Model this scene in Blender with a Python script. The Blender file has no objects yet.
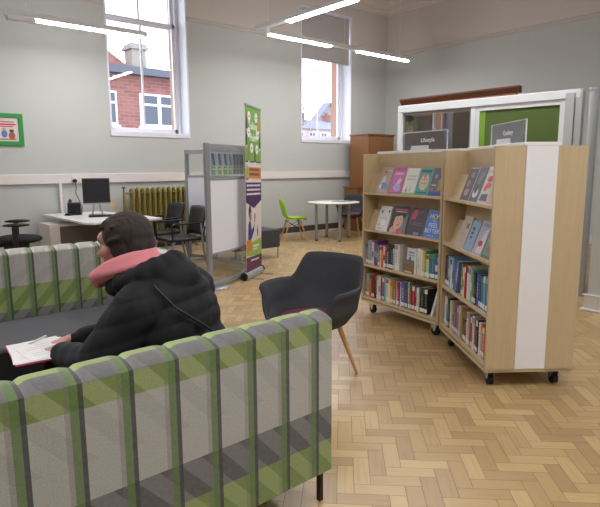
import bpy, math, random
from mathutils import Vector, Matrix
R = math.radians
rnd = random.Random(7)
scn = bpy.context.scene
COL = scn.collection

# ------------------------------------------------------------------ camera
F, TH, RO, YA = 545.81, 0.156908, 0.005554, 0.861363
Xd = (math.sin(YA), math.cos(YA)); Yd = (-math.cos(YA), math.sin(YA))
def cam_axes():
    right = Vector((Xd[0], Yd[0], 0)); fwd = Vector((Xd[1], Yd[1], 0)); up = Vector((0, 0, 1))
    f2 = fwd*math.cos(TH) - up*math.sin(TH)
    u2 = up*math.cos(TH) + fwd*math.sin(TH)
    r3 = right*math.cos(RO) - u2*math.sin(RO)
    u3 = right*math.sin(RO) + u2*math.cos(RO)
    return r3, u3, -f2
cd = bpy.data.cameras.new('camera'); cam = bpy.data.objects.new('camera', cd); COL.objects.link(cam)
cd.sensor_width = 36; cd.sensor_fit = 'HORIZONTAL'; cd.lens = F/600*36; cd.clip_end = 300; cd.clip_start = .05
a, b, c = cam_axes()
M3 = Matrix((a, b, c)).transposed()
cam.matrix_world = Matrix.Translation((0, 0, 1.42)) @ M3.to_4x4()
scn.camera = cam

# ------------------------------------------------------------------ light
LAMP_STRENGTH = 44
FAR_LAMP = 34
w = bpy.data.worlds.new('daylight'); scn.world = w; w.use_nodes = True
wn = w.node_tree; bg = wn.nodes['Background']
bg.inputs[0].default_value = (.80, .87, 1.0, 1); bg.inputs[1].default_value = 2.6
scn.view_settings.view_transform = 'Standard'; scn.view_settings.look = 'None'
scn.view_settings.exposure = 1.0; scn.view_settings.gamma = 1; scn.view_settings.use_curve_mapping = False

# ------------------------------------------------------------------ materials
def lin(c):
    return tuple((x/12.92 if x <= .04045 else ((x+.055)/1.055)**2.4) for x in c)
MATS = {}
class NT:
    """small node-expression helper"""
    def __init__(s, m): s.m = m; s.t = m.node_tree; s.n = s.t.nodes; s.l = s.t.links
    def math(s, op, a, b=None, c=None):
        nd = s.n.new('ShaderNodeMath'); nd.operation = op
        for i, v in enumerate((a, b, c)):
            if v is None: continue
            if isinstance(v, (int, float)): nd.inputs[i].default_value = v
            else: s.l.new(v, nd.inputs[i])
        return nd.outputs[0]
    def coords(s, kind='Object'):
        tc = s.n.new('ShaderNodeTexCoord'); sp = s.n.new('ShaderNodeSeparateXYZ')
        s.l.new(tc.outputs[kind], sp.inputs[0]); return tc.outputs[kind], sp.outputs[0], sp.outputs[1], sp.outputs[2]
    def mix(s, f, a, b, mode='MIX'):
        nd = s.n.new('ShaderNodeMix'); nd.data_type = 'RGBA'; nd.blend_type = mode
        if isinstance(f, (int, float)): nd.inputs[0].default_value = f
        else: s.l.new(f, nd.inputs[0])
        for i, v in ((6, a), (7, b)):
            if isinstance(v, tuple): nd.inputs[i].default_value = (*v[:3], 1)
            else: s.l.new(v, nd.inputs[i])
        return nd.outputs[2]
    def noise(s, vec, scale, detail=3, stretch=None):
        if stretch:
            mp = s.n.new('ShaderNodeMapping'); mp.inputs['Scale'].default_value = stretch; s.l.new(vec, mp.inputs[0]); vec = mp.outputs[0]
        nd = s.n.new('ShaderNodeTexNoise'); nd.inputs['Scale'].default_value = scale; nd.inputs['Detail'].default_value = detail
        s.l.new(vec, nd.inputs['Vector']); return nd.outputs['Fac']
    def bump(s, h, strength, dist=.01):
        nd = s.n.new('ShaderNodeBump'); nd.inputs['Strength'].default_value = strength; nd.inputs['Distance'].default_value = dist
        s.l.new(h, nd.inputs['Height']); s.l.new(nd.outputs[0], s.n['Principled BSDF'].inputs['Normal'])
    def base(s, c): s.l.new(c, s.n['Principled BSDF'].inputs['Base Color'])
def mat(name, col, rough=.6, metal=0, var=0, vscale=8, stretch=None, bump=0, coat=0, sheen=0):
    if name in MATS: return MATS[name]
    m = bpy.data.materials.new(name); m.use_nodes = True; MATS[name] = m
    p = m.node_tree.nodes['Principled BSDF']; c = lin(col)
    p.inputs['Base Color'].default_value = (*c, 1); p.inputs['Roughness'].default_value = rough; p.inputs['Metallic'].default_value = metal
    if coat: p.inputs['Coat Weight'].default_value = coat
    if sheen: p.inputs['Sheen Weight'].default_value = sheen; p.inputs['Sheen Roughness'].default_value = .5
    if var or bump:
        t = NT(m); v, x, y, z = t.coords(); n = t.noise(v, vscale, 4, stretch)
        if var:
            lo = tuple(max(0, k*(1-var)) for k in c); hi = tuple(min(1, k*(1+var)) for k in c)
            t.base(t.mix(n, lo, hi))
        if bump: t.bump(n, bump)
    return m
def emit(name, col, s):
    if name in MATS: return MATS[name]
    m = bpy.data.materials.new(name); m.use_nodes = True; MATS[name] = m
    p = m.node_tree.nodes['Principled BSDF']; p.inputs['Base Color'].default_value = (*lin(col), 1)
    p.inputs['Emission Color'].default_value = (*lin(col), 1); p.inputs['Emission Strength'].default_value = s
    return m
def glass(name, tint=(1, 1, 1), ior=1.5, rough=0.0, boost=1.8):
    if name in MATS: return MATS[name]
    m = bpy.data.materials.new(name); m.use_nodes = True; MATS[name] = m
    n = m.node_tree.nodes; l = m.node_tree.links; n.remove(n['Principled BSDF'])
    fr = n.new('ShaderNodeFresnel'); fr.inputs[0].default_value = ior
    tr = n.new('ShaderNodeBsdfTransparent'); tr.inputs[0].default_value = (*tint, 1)
    gl = n.new('ShaderNodeBsdfGlossy'); gl.inputs['Roughness'].default_value = rough
    mx = n.new('ShaderNodeMixShader'); mu = n.new('ShaderNodeMath'); mu.operation = 'MULTIPLY'; mu.inputs[1].default_value = boost; mu.use_clamp = True
    ge = n.new('ShaderNodeNewGeometry'); iv = n.new('ShaderNodeMath'); iv.operation = 'SUBTRACT'; iv.inputs[0].default_value = 1; l.new(ge.outputs['Backfacing'], iv.inputs[1])
    m2 = n.new('ShaderNodeMath'); m2.operation = 'MULTIPLY'; l.new(iv.outputs[0], m2.inputs[1]); l.new(mu.outputs[0], m2.inputs[0])
    l.new(fr.outputs[0], mu.inputs[0]); l.new(m2.outputs[0], mx.inputs[0]); l.new(tr.outputs[0], mx.inputs[1]); l.new(gl.outputs[0], mx.inputs[2])
    l.new(mx.outputs[0], n['Material Output'].inputs[0]); return m

# ------------------------------------------------------------------ mesh helper
class MB:
    def __init__(s): s.v = []; s.f = []; s.mi = []; s.sm = []
    def add(s, vs, fs, mi=0, M=None, smooth=False):
        o = len(s.v)
        for p in vs:
            p = Vector(p); s.v.append(tuple(M @ p) if M is not None else tuple(p))
        for f in fs: s.f.append(tuple(i+o for i in f)); s.mi.append(mi); s.sm.append(smooth)
        return s
    def box(s, x0, y0, z0, x1, y1, z1, mi=0, M=None):
        vs = [(x, y, z) for x in (x0, x1) for y in (y0, y1) for z in (z0, z1)]
        return s.add(vs, [(0, 1, 3, 2), (4, 6, 7, 5), (0, 4, 5, 1), (2, 3, 7, 6), (0, 2, 6, 4), (1, 5, 7, 3)], mi, M)
    def cyl(s, p0, p1, r0, r1=None, n=16, mi=0, M=None, smooth=True, caps=True):
        r1 = r0 if r1 is None else r1
        p0 = Vector(p0); p1 = Vector(p1); d = (p1-p0).normalized()
        u = d.orthogonal().normalized(); w_ = d.cross(u)
        vs = []
        for p, r in ((p0, r0), (p1, r1)):
            for i in range(n):
                t = 2*math.pi*i/n; vs.append(p + u*math.cos(t)*r + w_*math.sin(t)*r)
        s.add(vs, [(i, (i+1) % n, n+(i+1) % n, n+i) for i in range(n)], mi, M, smooth)
        if caps: s.add(vs, [tuple(range(n))[::-1], tuple(range(n, 2*n))], mi, M)
        return s
    def tube(s, pts, r, n=10, mi=0, M=None):
        pts = [Vector(p) for p in pts]; rings = []
        rs = r if isinstance(r, (list, tuple)) else [r]*len(pts)
        u = None
        for i, p in enumerate(pts):
            d = (pts[min(i+1, len(pts)-1)] - pts[max(i-1, 0)]).normalized()
            if u is None: u = d.orthogonal().normalized()
            else: u = (u - d*u.dot(d)).normalized()
            w_ = d.cross(u)
            rings.append([p + u*math.cos(2*math.pi*k/n)*rs[i] + w_*math.sin(2*math.pi*k/n)*rs[i] for k in range(n)])
        vs = [q for rg in rings for q in rg]; fs = []
        for i in range(len(pts)-1):
            for k in range(n): fs.append((i*n+k, i*n+(k+1) % n, (i+1)*n+(k+1) % n, (i+1)*n+k))
        s.add(vs, fs, mi, M, True)
        s.add(vs, [tuple(range(n))[::-1], tuple(range(len(vs)-n, len(vs)))], mi, M)
        return s
    def prism(s, poly, z0, z1, mi=0, M=None, smooth=False):
        n = len(poly); vs = [(x, y, z0) for x, y in poly]+[(x, y, z1) for x, y in poly]
        s.add(vs, [(i, (i+1) % n, n+(i+1) % n, n+i) for i in range(n)], mi, M, smooth)
        s.add(vs, [tuple(range(n))[::-1], tuple(range(n, 2*n))], mi, M); return s
    def lathe(s, prof, n=24, mi=0, M=None):
        vs = [(r*math.cos(2*math.pi*k/n), r*math.sin(2*math.pi*k/n), z) for r, z in prof for k in range(n)]
        fs = [(i*n+k, i*n+(k+1) % n, (i+1)*n+(k+1) % n, (i+1)*n+k) for i in range(len(prof)-1) for k in range(n)]
        s.add(vs, fs, mi, M, True)
        s.add(vs, [tuple(range(n))[::-1], tuple(range(len(vs)-n, len(vs)))], mi, M); return s
    def ell(s, c, r, M=None, mi=0, n=20, m=12, rot=None):
        vs = []; fs = []
        T = Matrix.Translation(c) @ (rot.to_4x4() if rot else Matrix()) @ Matrix.Diagonal((*r, 1))
        if M is not None: T = M @ T
        for i in range(m+1):
            t = math.pi*i/m
            for k in range(n): vs.append((math.sin(t)*math.cos(2*math.pi*k/n), math.sin(t)*math.sin(2*math.pi*k/n), math.cos(t)))
        for i in range(m):
            for k in range(n):
                q = [i*n+k, (i+1)*n+k, (i+1)*n+(k+1) % n, i*n+(k+1) % n]
                if i == 0: q = [0, q[1], q[2]]
                if i == m-1: q = [q[0], m*n, q[3]]
                fs.append(tuple(q))
        # collapse the pole rings
        s.add(vs, fs, mi, T, True); return s
    def build(s, name, mats, parent=None, bevel=0, seg=2, loc=None, rz=None, mw=None, weld=False):
        me = bpy.data.meshes.new(name); me.from_pydata(s.v, [], s.f)
        mats = mats if isinstance(mats, (list, tuple)) else [mats]
        for m in mats: me.materials.append(m)
        me.polygons.foreach_set('material_index', s.mi); me.polygons.foreach_set('use_smooth', s.sm)
        me.update()
        o = bpy.data.objects.new(name, me); COL.objects.link(o)
        if parent is not None: o.parent = parent
        if loc is not None: o.location = loc
        if rz is not None: o.rotation_euler.z = rz
        if mw is not None: o.matrix_world = mw
        if bevel:
            b = o.modifiers.new('bevel', 'BEVEL'); b.width = bevel; b.segments = seg; b.limit_method = 'ANGLE'; b.angle_limit = R(40); b.harden_normals = False
        return o
def thing(name, label, cat, loc=(0, 0, 0), rz=0, group=None):
    o = bpy.data.objects.new(name, None); COL.objects.link(o); o.empty_display_size = .1
    o.location = loc; o.rotation_euler.z = rz; o['label'] = label; o['category'] = cat
    if group: o['group'] = group
    return o
def tag(o, label, cat, group=None, kind=None):
    o['label'] = label; o['category'] = cat
    if group: o['group'] = group
    if kind: o['kind'] = kind
    return o
def struct(o, label=None):
    o['kind'] = 'structure'
    return o
def text(name, s, size, m, parent=None, M=None, ext=.0004, align='CENTER', bold=0):
    cu = bpy.data.curves.new(name+'_c', 'FONT'); cu.body = s; cu.size = size; cu.extrude = ext; cu.align_x = align; cu.align_y = 'CENTER'; cu.offset = bold
    cu.resolution_u = 3; cu.space_line = .9
    tmp = bpy.data.objects.new('tmp', cu); COL.objects.link(tmp)
    dg = bpy.context.evaluated_depsgraph_get(); me = bpy.data.meshes.new_from_object(tmp.evaluated_get(dg))
    bpy.data.objects.remove(tmp); bpy.data.curves.remove(cu)
    me.name = name; me.materials.clear(); me.materials.append(m)
    if M is not None: me.transform(M)
    o = bpy.data.objects.new(name, me); COL.objects.link(o)
    if parent is not None: o.parent = parent
    return o
def remeshed(mb, name, m, parent, voxel=.01, smooth=6, disp=None, factor=.5):
    o = mb.build('tmp_r', m)
    r = o.modifiers.new('r', 'REMESH'); r.mode = 'VOXEL'; r.voxel_size = voxel; r.use_smooth_shade = True
    s = o.modifiers.new('s', 'SMOOTH'); s.iterations = smooth; s.factor = factor
    dg = bpy.context.evaluated_depsgraph_get(); me = bpy.data.meshes.new_from_object(o.evaluated_get(dg))
    old = o.data; bpy.data.objects.remove(o); bpy.data.meshes.remove(old)
    if disp:
        ns = [v.normal.copy() for v in me.vertices]
        for v, n in zip(me.vertices, ns): v.co += n*disp(v.co)
    me.polygons.foreach_set('use_smooth', [True]*len(me.polygons)); me.update(); me.name = name
    me.materials.clear()
    for k in (m if isinstance(m, (list, tuple)) else [m]): me.materials.append(k)
    o = bpy.data.objects.new(name, me); COL.objects.link(o); o.parent = parent
    return o
def rotm(deg, axis='Z'): return Matrix.Rotation(R(deg), 4, axis)
def TR(x, y, z): return Matrix.Translation((x, y, z))

# palette
def wallmat():
    m = bpy.data.materials.new('wall_paint'); m.use_nodes = True
    t = NT(m); g, x, y, z = t.coords('Object')
    n = t.noise(g, 1.2, 4)
    lo = t.mix(n, lin((.735, .742, .722)), lin((.76, .768, .75)))
    hi = t.mix(n, lin((.80, .765, .735)), lin((.82, .785, .755)))
    f = t.math('GREATER_THAN', z, 4.0)
    t.base(t.mix(f, lo, hi)); m.node_tree.nodes['Principled BSDF'].inputs['Roughness'].default_value = .75
    return m
WALL = wallmat()
WHITE = mat('white_gloss_paint', (.86, .85, .84), .35, var=.02)
TRIMW = mat('cream_trim_paint', (.88, .85, .83), .4, var=.02)
CEIL = mat('ceiling_paint', (.84, .80, .77), .85, var=.03, vscale=2)
DARKBASE = mat('brown_skirting', (.30, .24, .17), .5, var=.2)
def wood(name, c, stretch=(1.5, 18, 1.5), var=.10, rough=.5, vscale=5):
    return mat(name, c, rough, var=var, vscale=vscale, stretch=stretch)
OAK = wood('pale_oak_laminate', (.775, .68, .53), (14, 14, 1.0), .13)
OAKH = wood('pale_oak_laminate_shelf', (.80, .71, .56), (1.0, 14, 14), .13)
LEGW = wood('beech_leg', (.78, .60, .40), (20, 20, 2), .1)
BROWNW = wood('mid_brown_wood', (.52, .35, .19), (14, 14, 1.2), .2, .4)
DARKW = wood('dark_red_wood', (.36, .19, .13), (1.5, 1.5, 14), .25, .35)
BLACK = mat('black_plastic', (.055, .055, .06), .45)
BLACKR = mat('black_rubber', (.04, .04, .045), .7)
CHROME = mat('chrome', (.75, .76, .78), .25, 1)
ALU = mat('brushed_aluminium', (.64, .65, .67), .42, .85, var=.05)
ALUP = mat('painted_silver_frame', (.66, .67, .69), .4, .3)
GREYP = mat('grey_plastic', (.45, .45, .47), .5)
WHITEP = mat('white_plastic', (.86, .86, .85), .4)
WLAM = mat('white_laminate', (.93, .92, .91), .35)
PAPER = mat('paper', (.90, .89, .88), .7)
GLASS = glass('window_glass')
PGLASS = glass('partition_glass', (.80, .82, .80), 1.6, 0, 3.0)
ACRYL = glass('clear_acrylic', (.93, .95, .96), 1.45)

# ------------------------------------------------------------------ floor: herringbone blocks
def build_floor():
    mb = MB(); mb.box(-6.2, -3.2, -.05, 11, 9.4, -.0015, 0)
    fl = mb.build('floor', [mat('parquet_gap', (.36, .26, .17), .7)]); struct(fl)
    W, L, g = .076, .228, .0009
    p = Vector((.7071, -.7071)); q = Vector((.7071, .7071)); org = Vector((1.935, 1.521))
    vs = []; fs = []; cols = []; ang = []
    def blk(a, b, da, db, d):
        a0, a1, b0, b1 = a*W+g, (a+da)*W-g, b*W+g, (b+db)*W-g
        c = org + p*((a0+a1)/2) + q*((b0+b1)/2)
        if not (-2.9 < c.x < 10.7 and -.8 < c.y < 9.1): return
        dc = c.x*.651+c.y*.759
        if dc < .6 or abs(c.x*.759-c.y*.651) > dc*.62+.8: return
        o = len(vs)
        for aa, bb in ((a0, b0), (a1, b0), (a1, b1), (a0, b1)):
            z = org + p*aa + q*bb; vs.append((z.x, z.y, 0))
        fs.append((o, o+1, o+2, o+3))
        k = rnd.random(); cols.append((k, d, rnd.random()))
    for k in range(-160, 160):
        for m in range(-30, 31):
            blk(k+6*m, k, 3, 1, 0); blk(k+3+6*m, k-2, 1, 3, 1)
    me = bpy.data.meshes.new('parquet_blocks'); me.from_pydata(vs, [], fs)
    ca = me.color_attributes.new('blk', 'FLOAT_COLOR', 'CORNER')
    i = 0
    for c in cols:
        for _ in range(4): ca.data[i].color = (*c, 1); i += 1
    m = bpy.data.materials.new('parquet'); m.use_nodes = True; t = NT(m)
    at = t.n.new('ShaderNodeAttribute'); at.attribute_name = 'blk'
    sp = t.n.new('ShaderNodeSeparateXYZ'); t.l.new(at.outputs['Vector'], sp.inputs[0])
    g_, x, y, z = t.coords()
    a = t.math('MULTIPLY', t.math('ADD', x, y), .7071); b = t.math('MULTIPLY', t.math('SUBTRACT', x, y), .7071)
    def comb(u, v):
        nd = t.n.new('ShaderNodeCombineXYZ')
        for i_, k_ in ((0, u), (1, v), (2, sp.outputs[2])):
            t.l.new(k_, nd.inputs[i_])
        return nd.outputs[0]
    n1 = t.noise(comb(t.math('MULTIPLY', a, 60), t.math('MULTIPLY', b, 4)), 1.0, 4)
    n2 = t.noise(comb(t.math('MULTIPLY', a, 4), t.math('MULTIPLY', b, 60)), 1.0, 4)
    mxn = t.n.new('ShaderNodeMix'); t.l.new(sp.outputs[1], mxn.inputs[0]); t.l.new(n1, mxn.inputs[2]); t.l.new(n2, mxn.inputs[3])
    cr = t.n.new('ShaderNodeValToRGB'); e = cr.color_ramp.elements
    e[0].position = 0; e[0].color = (*lin((.65, .53, .36)), 1); e[1].position = 1; e[1].color = (*lin((.79, .68, .475)), 1)
    x1 = cr.color_ramp.elements.new(.5); x1.color = (*lin((.72, .60, .41)), 1)
    t.l.new(sp.outputs[0], cr.inputs[0])
    grain = t.mix(t.math('MULTIPLY', t.math('SUBTRACT', mxn.outputs[0], .5), 1.0), cr.outputs[0], lin((.42, .29, .17)))
    wear = t.noise(g_, 1.1, 3)
    c2 = t.mix(t.math('MULTIPLY', wear, .35), grain, lin((.74, .62, .47)))
    t.base(c2); pb = m.node_tree.nodes['Principled BSDF']; pb.inputs['Roughness'].default_value = .33
    t.l.new(t.math('MULTIPLY_ADD', wear, .25, .22), pb.inputs['Roughness'])
    me.materials.append(m); o = bpy.data.objects.new('trim_parquet_blocks', me); COL.objects.link(o); o.parent = fl
    o.name = 'parquet_blocks'
build_floor()

# ------------------------------------------------------------------ room shell
CE = 5.25
def wall_back():
    mb = MB(); Y0, Y1 = 9.0, 9.62
    xs = [-6, -4.65, -3.17, -.51, .97, 3.63, 5.11, 7.77, 9.29, 10.9]
    for i in range(9):
        if i % 2 == 0: mb.box(xs[i], Y0, -.05, xs[i+1], Y1, CE)
        else:
            mb.box(xs[i], Y0, -.05, xs[i+1], Y1, 1.975); mb.box(xs[i], Y0, 4.72, xs[i+1], Y1, CE)
    struct(mb.build('wall_back', WALL))
wall_back()
mb = MB(); mb.box(10.5, 2.2, -.05, 10.9, 9.0, CE); struct(mb.build('wall_right', WALL))
mb = MB(); mb.box(5.6, -3.2, -.05, 6.0, 2.15, CE); mb.box(6.0, 1.9, -.05, 10.9, 2.15, CE); struct(mb.build('wall_right_pier', WALL))
mb = MB(); mb.box(-6.3, -3.2, -.05, -6, 9.62, CE); struct(mb.build('wall_left', WALL))
mb = MB(); mb.box(-6, -3.5, -.05, 5.6, -3.2, CE); struct(mb.build('wall_front', WALL))
mb = MB(); mb.box(-6.3, -3.5, CE, 10.9, 9.62, CE+.2); struct(mb.build('ceiling', CEIL))
def molding(name, prof, path, m):
    """sweep a 2-D profile (d out from wall, z) along the path of (x,y,nx,ny)"""
    mb = MB(); n = len(prof); vs = []
    for (x, y, nx, ny) in path:
        for d, z in prof: vs.append((x+nx*d, y+ny*d, z))
    fs = []
    for i in range(len(path)-1):
        for k in range(n): fs.append((i*n+k, i*n+(k+1) % n, (i+1)*n+(k+1) % n, (i+1)*n+k))
    mb.add(vs, fs); mb.add(vs, [tuple(range(n)), tuple(range(len(vs)-n, len(vs)))[::-1]])
    return struct(mb.build(name, m))
PATH = [(-3, 9.0, 0, -1), (10.5, 9.0, -1, -1), (10.5, 2.15, -1, 0)]
segs = [(-6, -4.66), (-3.16, -.52), (.98, 3.62), (5.12, 7.76), (9.30, 10.48)]
RAIL = mat('frieze_paint', (.78, .745, .715), .6)
k = 1
for a_, b_ in segs:
    molding('trim_%d' % k, [(0, 3.985), (.02, 3.985), (.035, 4.005), (.03, 4.03), (.045, 4.045), (0, 4.06)], [(a_, 9, 0, -1), (b_, 9, 0, -1)], RAIL); k += 1
molding('trim_%d' % k, [(0, 3.985), (.02, 3.985), (.035, 4.005), (.03, 4.03), (.045, 4.045), (0, 4.06)], [(10.5, 8.98, -1, 0), (10.5, 2.15, -1, 0)], RAIL); k += 1
molding('trim_%d' % k, [(0, 4.93), (.03, 4.93), (.05, 4.96), (.09, 4.98), (.11, 5.03), (.20, 5.10), (.22, 5.15), (.32, 5.20), (.34, CE), (0, CE)], [(-6, 9, 0, -1), (10.5, 9, -1, -1), (10.5, 2.2, -1, 0)], CEIL); k += 1
# dado trunking and skirting
mb = MB(); mb.box(-6, 8.955, 1.185, 9.35, 9.0, 1.335); struct(mb.build('trim_%d' % k, TRIMW, bevel=.008)); k += 1
mb = MB(); mb.box(-6, 8.97, 0, 10.5, 9.0, .15); struct(mb.build('baseboard_back', DARKBASE, bevel=.005))
mb = MB(); mb.box(-6, 8.86, 0, 10.48, 8.965, .028); struct(mb.build('trim_%d' % k, mat('pale_skirting_ledge', (.66, .67, .68), .6), bevel=.005)); k += 1
molding('baseboard_right', [(0, 0), (.035, 0), (.035, .0), (.02, .135), (.012, .15), (0, .16)], [(10.5, 9, -1, 0), (10.5, 2.2, -1, 0)], WHITE)
# near pier: tall white skirting with shoe moulding, wraps the end
mb = MB(); mb.box(5.575, -3.2, .02, 5.6, 2.175, .15); mb.box(5.60, 2.15, .02, 6.0, 2.175, .15)
mb.box(5.565, -3.2, .15, 5.6, 2.185, .165); mb.box(5.55, -3.2, 0, 5.6, 2.2, .022); mb.box(5.6, 2.15, 0, 6.0, 2.2, .022)
struct(mb.build('baseboard_right_pier', WHITE, bevel=.006))

# windows --------------------------------------------------------------
SASH = mat('white_window_paint', (.90, .90, .93), .4)
BRKREV = mat('brick_reveal', (.66, .50, .43), .9, var=.15, vscale=20)
def window(idx, x0, x1, transom, blind):
    z0, z1 = 1.975, 4.72
    root = bpy.data.objects.new('window_%d' % idx, None); COL.objects.link(root); root.location = ((x0+x1)/2, 9.0, z0); root['kind'] = 'structure'
    M = TR(-(x0+x1)/2, -9.0, -z0)
    mb = MB(); mb.box(x0, 8.985, z0-.03, x0+.03, 9.29, z1, 0, M); mb.build('lining', SASH, root, bevel=.004)
    mb = MB(); mb.box(x1-.03, 8.985, z0-.03, x1, 9.29, z1, 0, M); mb.build('lining', SASH, root, bevel=.004)
    mb = MB(); mb.box(x0+.03, 8.985, z1-.03, x1-.03, 9.29, z1, 0, M); mb.build('head_lining', SASH, root, bevel=.004)
    mb = MB(); mb.box(x0, 8.98, z0-.03, x1, 9.30, z0+.05, 0, M); mb.build('window_sill', SASH, root, bevel=.006)
    mb = MB()   # box frame
    i0, i1, y0, y1 = x0+.03, x1-.03, 9.25, 9.38
    mb.box(i0, y0, z0+.05, i0+.065, y1, z1-.03, 0, M); mb.box(i1-.065, y0, z0+.05, i1, y1, z1-.03, 0, M); mb.box(i0+.065, y0, z1-.12, i1-.065, y1, z1-.03, 0, M); mb.box(i0+.065, y0, z0+.05, i1-.065, y1, z0+.062, 0, M)
    mb.build('box_frame', SASH, root, bevel=.004)
    s0, s1 = i0+.065, i1-.065
    zt = 3.90
    for nm, a_, b_, yy in (('lower_sash', z0+.062, zt+.045, 9.27), ('upper_sash', zt-.04, z1-.12, 9.32)):
        mb = MB(); h = .075 if nm == 'lower_sash' else .06
        mb.box(s0, yy, a_, s1, yy+.045, a_+h, 0, M); mb.box(s0, yy, b_-.06, s1, yy+.045, b_, 0, M)
        mb.box(s0, yy, a_, s0+.055, yy+.045, b_, 0, M); mb.box(s1-.055, yy, a_, s1, yy+.045, b_, 0, M)
        xm = (s0+s1)/2; mb.box(xm-.016, yy+.005, a_+h, xm+.016, yy+.04, b_-.05, 0, M)
        sa = mb.build(nm, SASH, root, bevel=.003)
        mb = MB(); mb.box(s0+.05, yy+.02, a_+h-.01, s1-.05, yy+.024, b_-.055, 0, M); mb.build('pane', GLASS, sa)
    mb = MB()
    for xx in (x0, x1-.05):
        mb = MB(); mb.box(xx, 9.385, z0, xx+.05, 9.60, z1, 0, M); mb.build('outer_reveal', BRKREV, root)
    if blind:
        mb = MB(); mb.box(x0+.055, 9.03, 3.69, x1-.055, 9.034, z1-.06, 0, M); mb.cyl((x0+.055, 9.032, 3.695), (x1-.055, 9.032, 3.695), .012, mi=0, M=M)
        mb.build('roller_blind', mat('grey_pink_blind', (.68, .655, .645), .8), root)
        mb = MB(); mb.cyl((x0+.06, 9.05, z1-.09), (x1-.06, 9.05, z1-.09), .03, M=M); mb.build('blind_roll', MATS['grey_pink_blind'], root)
    return root
window(1, -.51, .97, True, False)
window(4, -4.65, -3.17, True, False)
window(2, 3.63, 5.11, True, False)
window(3, 7.77, 9.29, True, True)

# ------------------------------------------------------------------ suspended strip lights
LAMPW = mat('luminaire_white', (.90, .90, .90), .4)
DIFF = emit('lit_diffuser', (.985, .985, 1), LAMP_STRENGTH)
def luminaire(label, x, y, z, L, axis, lit, cables, group='suspended strip lights', near_cap=False):
    """bar from (x,y) running L along axis; lit = [(a,b)...] along it"""
    t = thing('strip_light', label, 'ceiling light', (x, y, z), 0 if axis == 'X' else R(90), group)
    mb = MB()
    mb.prism([(-.045, -.028), (.045, -.028), (.05, -.01), (.03, .045), (-.03, .045), (-.05, -.01)], 0, L, 0, Matrix(((0, 0, 1, 0), (1, 0, 0, 0), (0, 1, 0, 0), (0, 0, 0, 1))))
    mb.build('housing', LAMPW, t, bevel=.004)
    for a, b in lit:
        mb = MB(); mb.prism([(-.04, -.028), (-.036, -.05), (.036, -.05), (.04, -.028)], a, b, 0, Matrix(((0, 0, 1, 0), (1, 0, 0, 0), (0, 1, 0, 0), (0, 0, 0, 1))))
        mb.build('diffuser', DIFF, t)
    for c in cables:
        mb = MB(); mb.cyl((c, 0, .045), (c, 0, CE-z-.004), .003, n=6); mb.cyl((c, 0, CE-z-.03), (c, 0, CE-z-.004), .03, n=14); mb.build('cable', LAMPW, t)
    return t
l1 = luminaire('long strip light crossing in front of the tall left window', 1.86, 7.66, 3.30, 1.83, 'X', [(.31, 1.74)], [.25, 1.6])
mb = MB(); mb.box(0.02, -.05, -.075, .34, .05, -.028); mb.build('sensor_box', LAMPW, l1, bevel=.006)
luminaire('lit strip light hanging beyond the others, above left of the blind-topped window', 5.65, 7.34, 3.575, 3.6, 'X', [(.02, 1.38), (2.1, 3.56)], [1.75, 3.3])
luminaire('strip light running toward the camera at the photo\'s top middle', 5.40, 2.2, 3.575, 5.1, 'Y', [(.2, 2.6), (2.95, 4.32)], [.6, 2.75, 4.8])
for i, (lx, ly) in enumerate(((-2.6, 4.2), (-.5, .6), (1.6, -1.3))):  # out-of-view strip lights added to brighten the room and camera-facing sides
    luminaire(['unseen added strip light over the far left of the room', 'unseen added strip light over the sofas behind the camera', 'unseen added strip light over the open floor behind the camera'][i], lx, ly, 3.575, 3.0, 'X', [(.05, 1.45), (1.55, 2.95)], [.5, 2.5])

# ------------------------------------------------------------------ radiator on back wall
GOLD = mat('mustard_radiator_paint', (.56, .50, .26), .4, .25, var=.12)
rad = thing('radiator', 'old mustard-gold cast iron column radiator against the back wall', 'radiator', (3.78, 8.87, 0))
for i in range(13):
    x = .10+i*.098; mb = MB()
    for dy in (-.065, .035):
        mb.tube([(x, dy, .16), (x, dy, .3), (x, dy, .9), (x, dy, 1.02)], .022, 10)
    mb.tube([(x, -.065, 1.0), (x, -.06, 1.045), (x, -.015, 1.06), (x, .03, 1.045), (x, .035, 1.0)], [.024, .032, .036, .032, .024], 10)
    mb.tube([(x, -.065, .2), (x, -.06, .15), (x, -.015, .13), (x, .03, .15), (x, .035, .2)], [.024, .03, .034, .03, .024], 10)
    mb.ell((x, -.015, 1.0), (.049, .03, .03)); mb.ell((x, -.015, .17), (.049, .03, .03))
    if i in (0, 12): mb.box(x-.018, -.085, 0, x+.018, -.05, .14); mb.box(x-.018, .02, 0, x+.018, .05, .14)
    mb.build('section', GOLD, rad)
mb = MB(); mb.tube([(-.04, -.01, 0), (-.04, -.01, .98), (-.04, -.01, 1.05)], .02); mb.tube([(-.04, -.01, 1.0), (.10, -.015, 1.0)], .016); mb.build('feed_pipe', GOLD, rad)
mb = MB(); mb.cyl((-.04, -.01, 1.05), (-.04, -.01, 1.09), .012); mb.cyl((-.04, -.01, 1.085), (-.04, -.01, 1.11), .032, .028); mb.build('valve_cap', mat('valve_brown', (.28, .25, .18), .5), rad)

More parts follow.
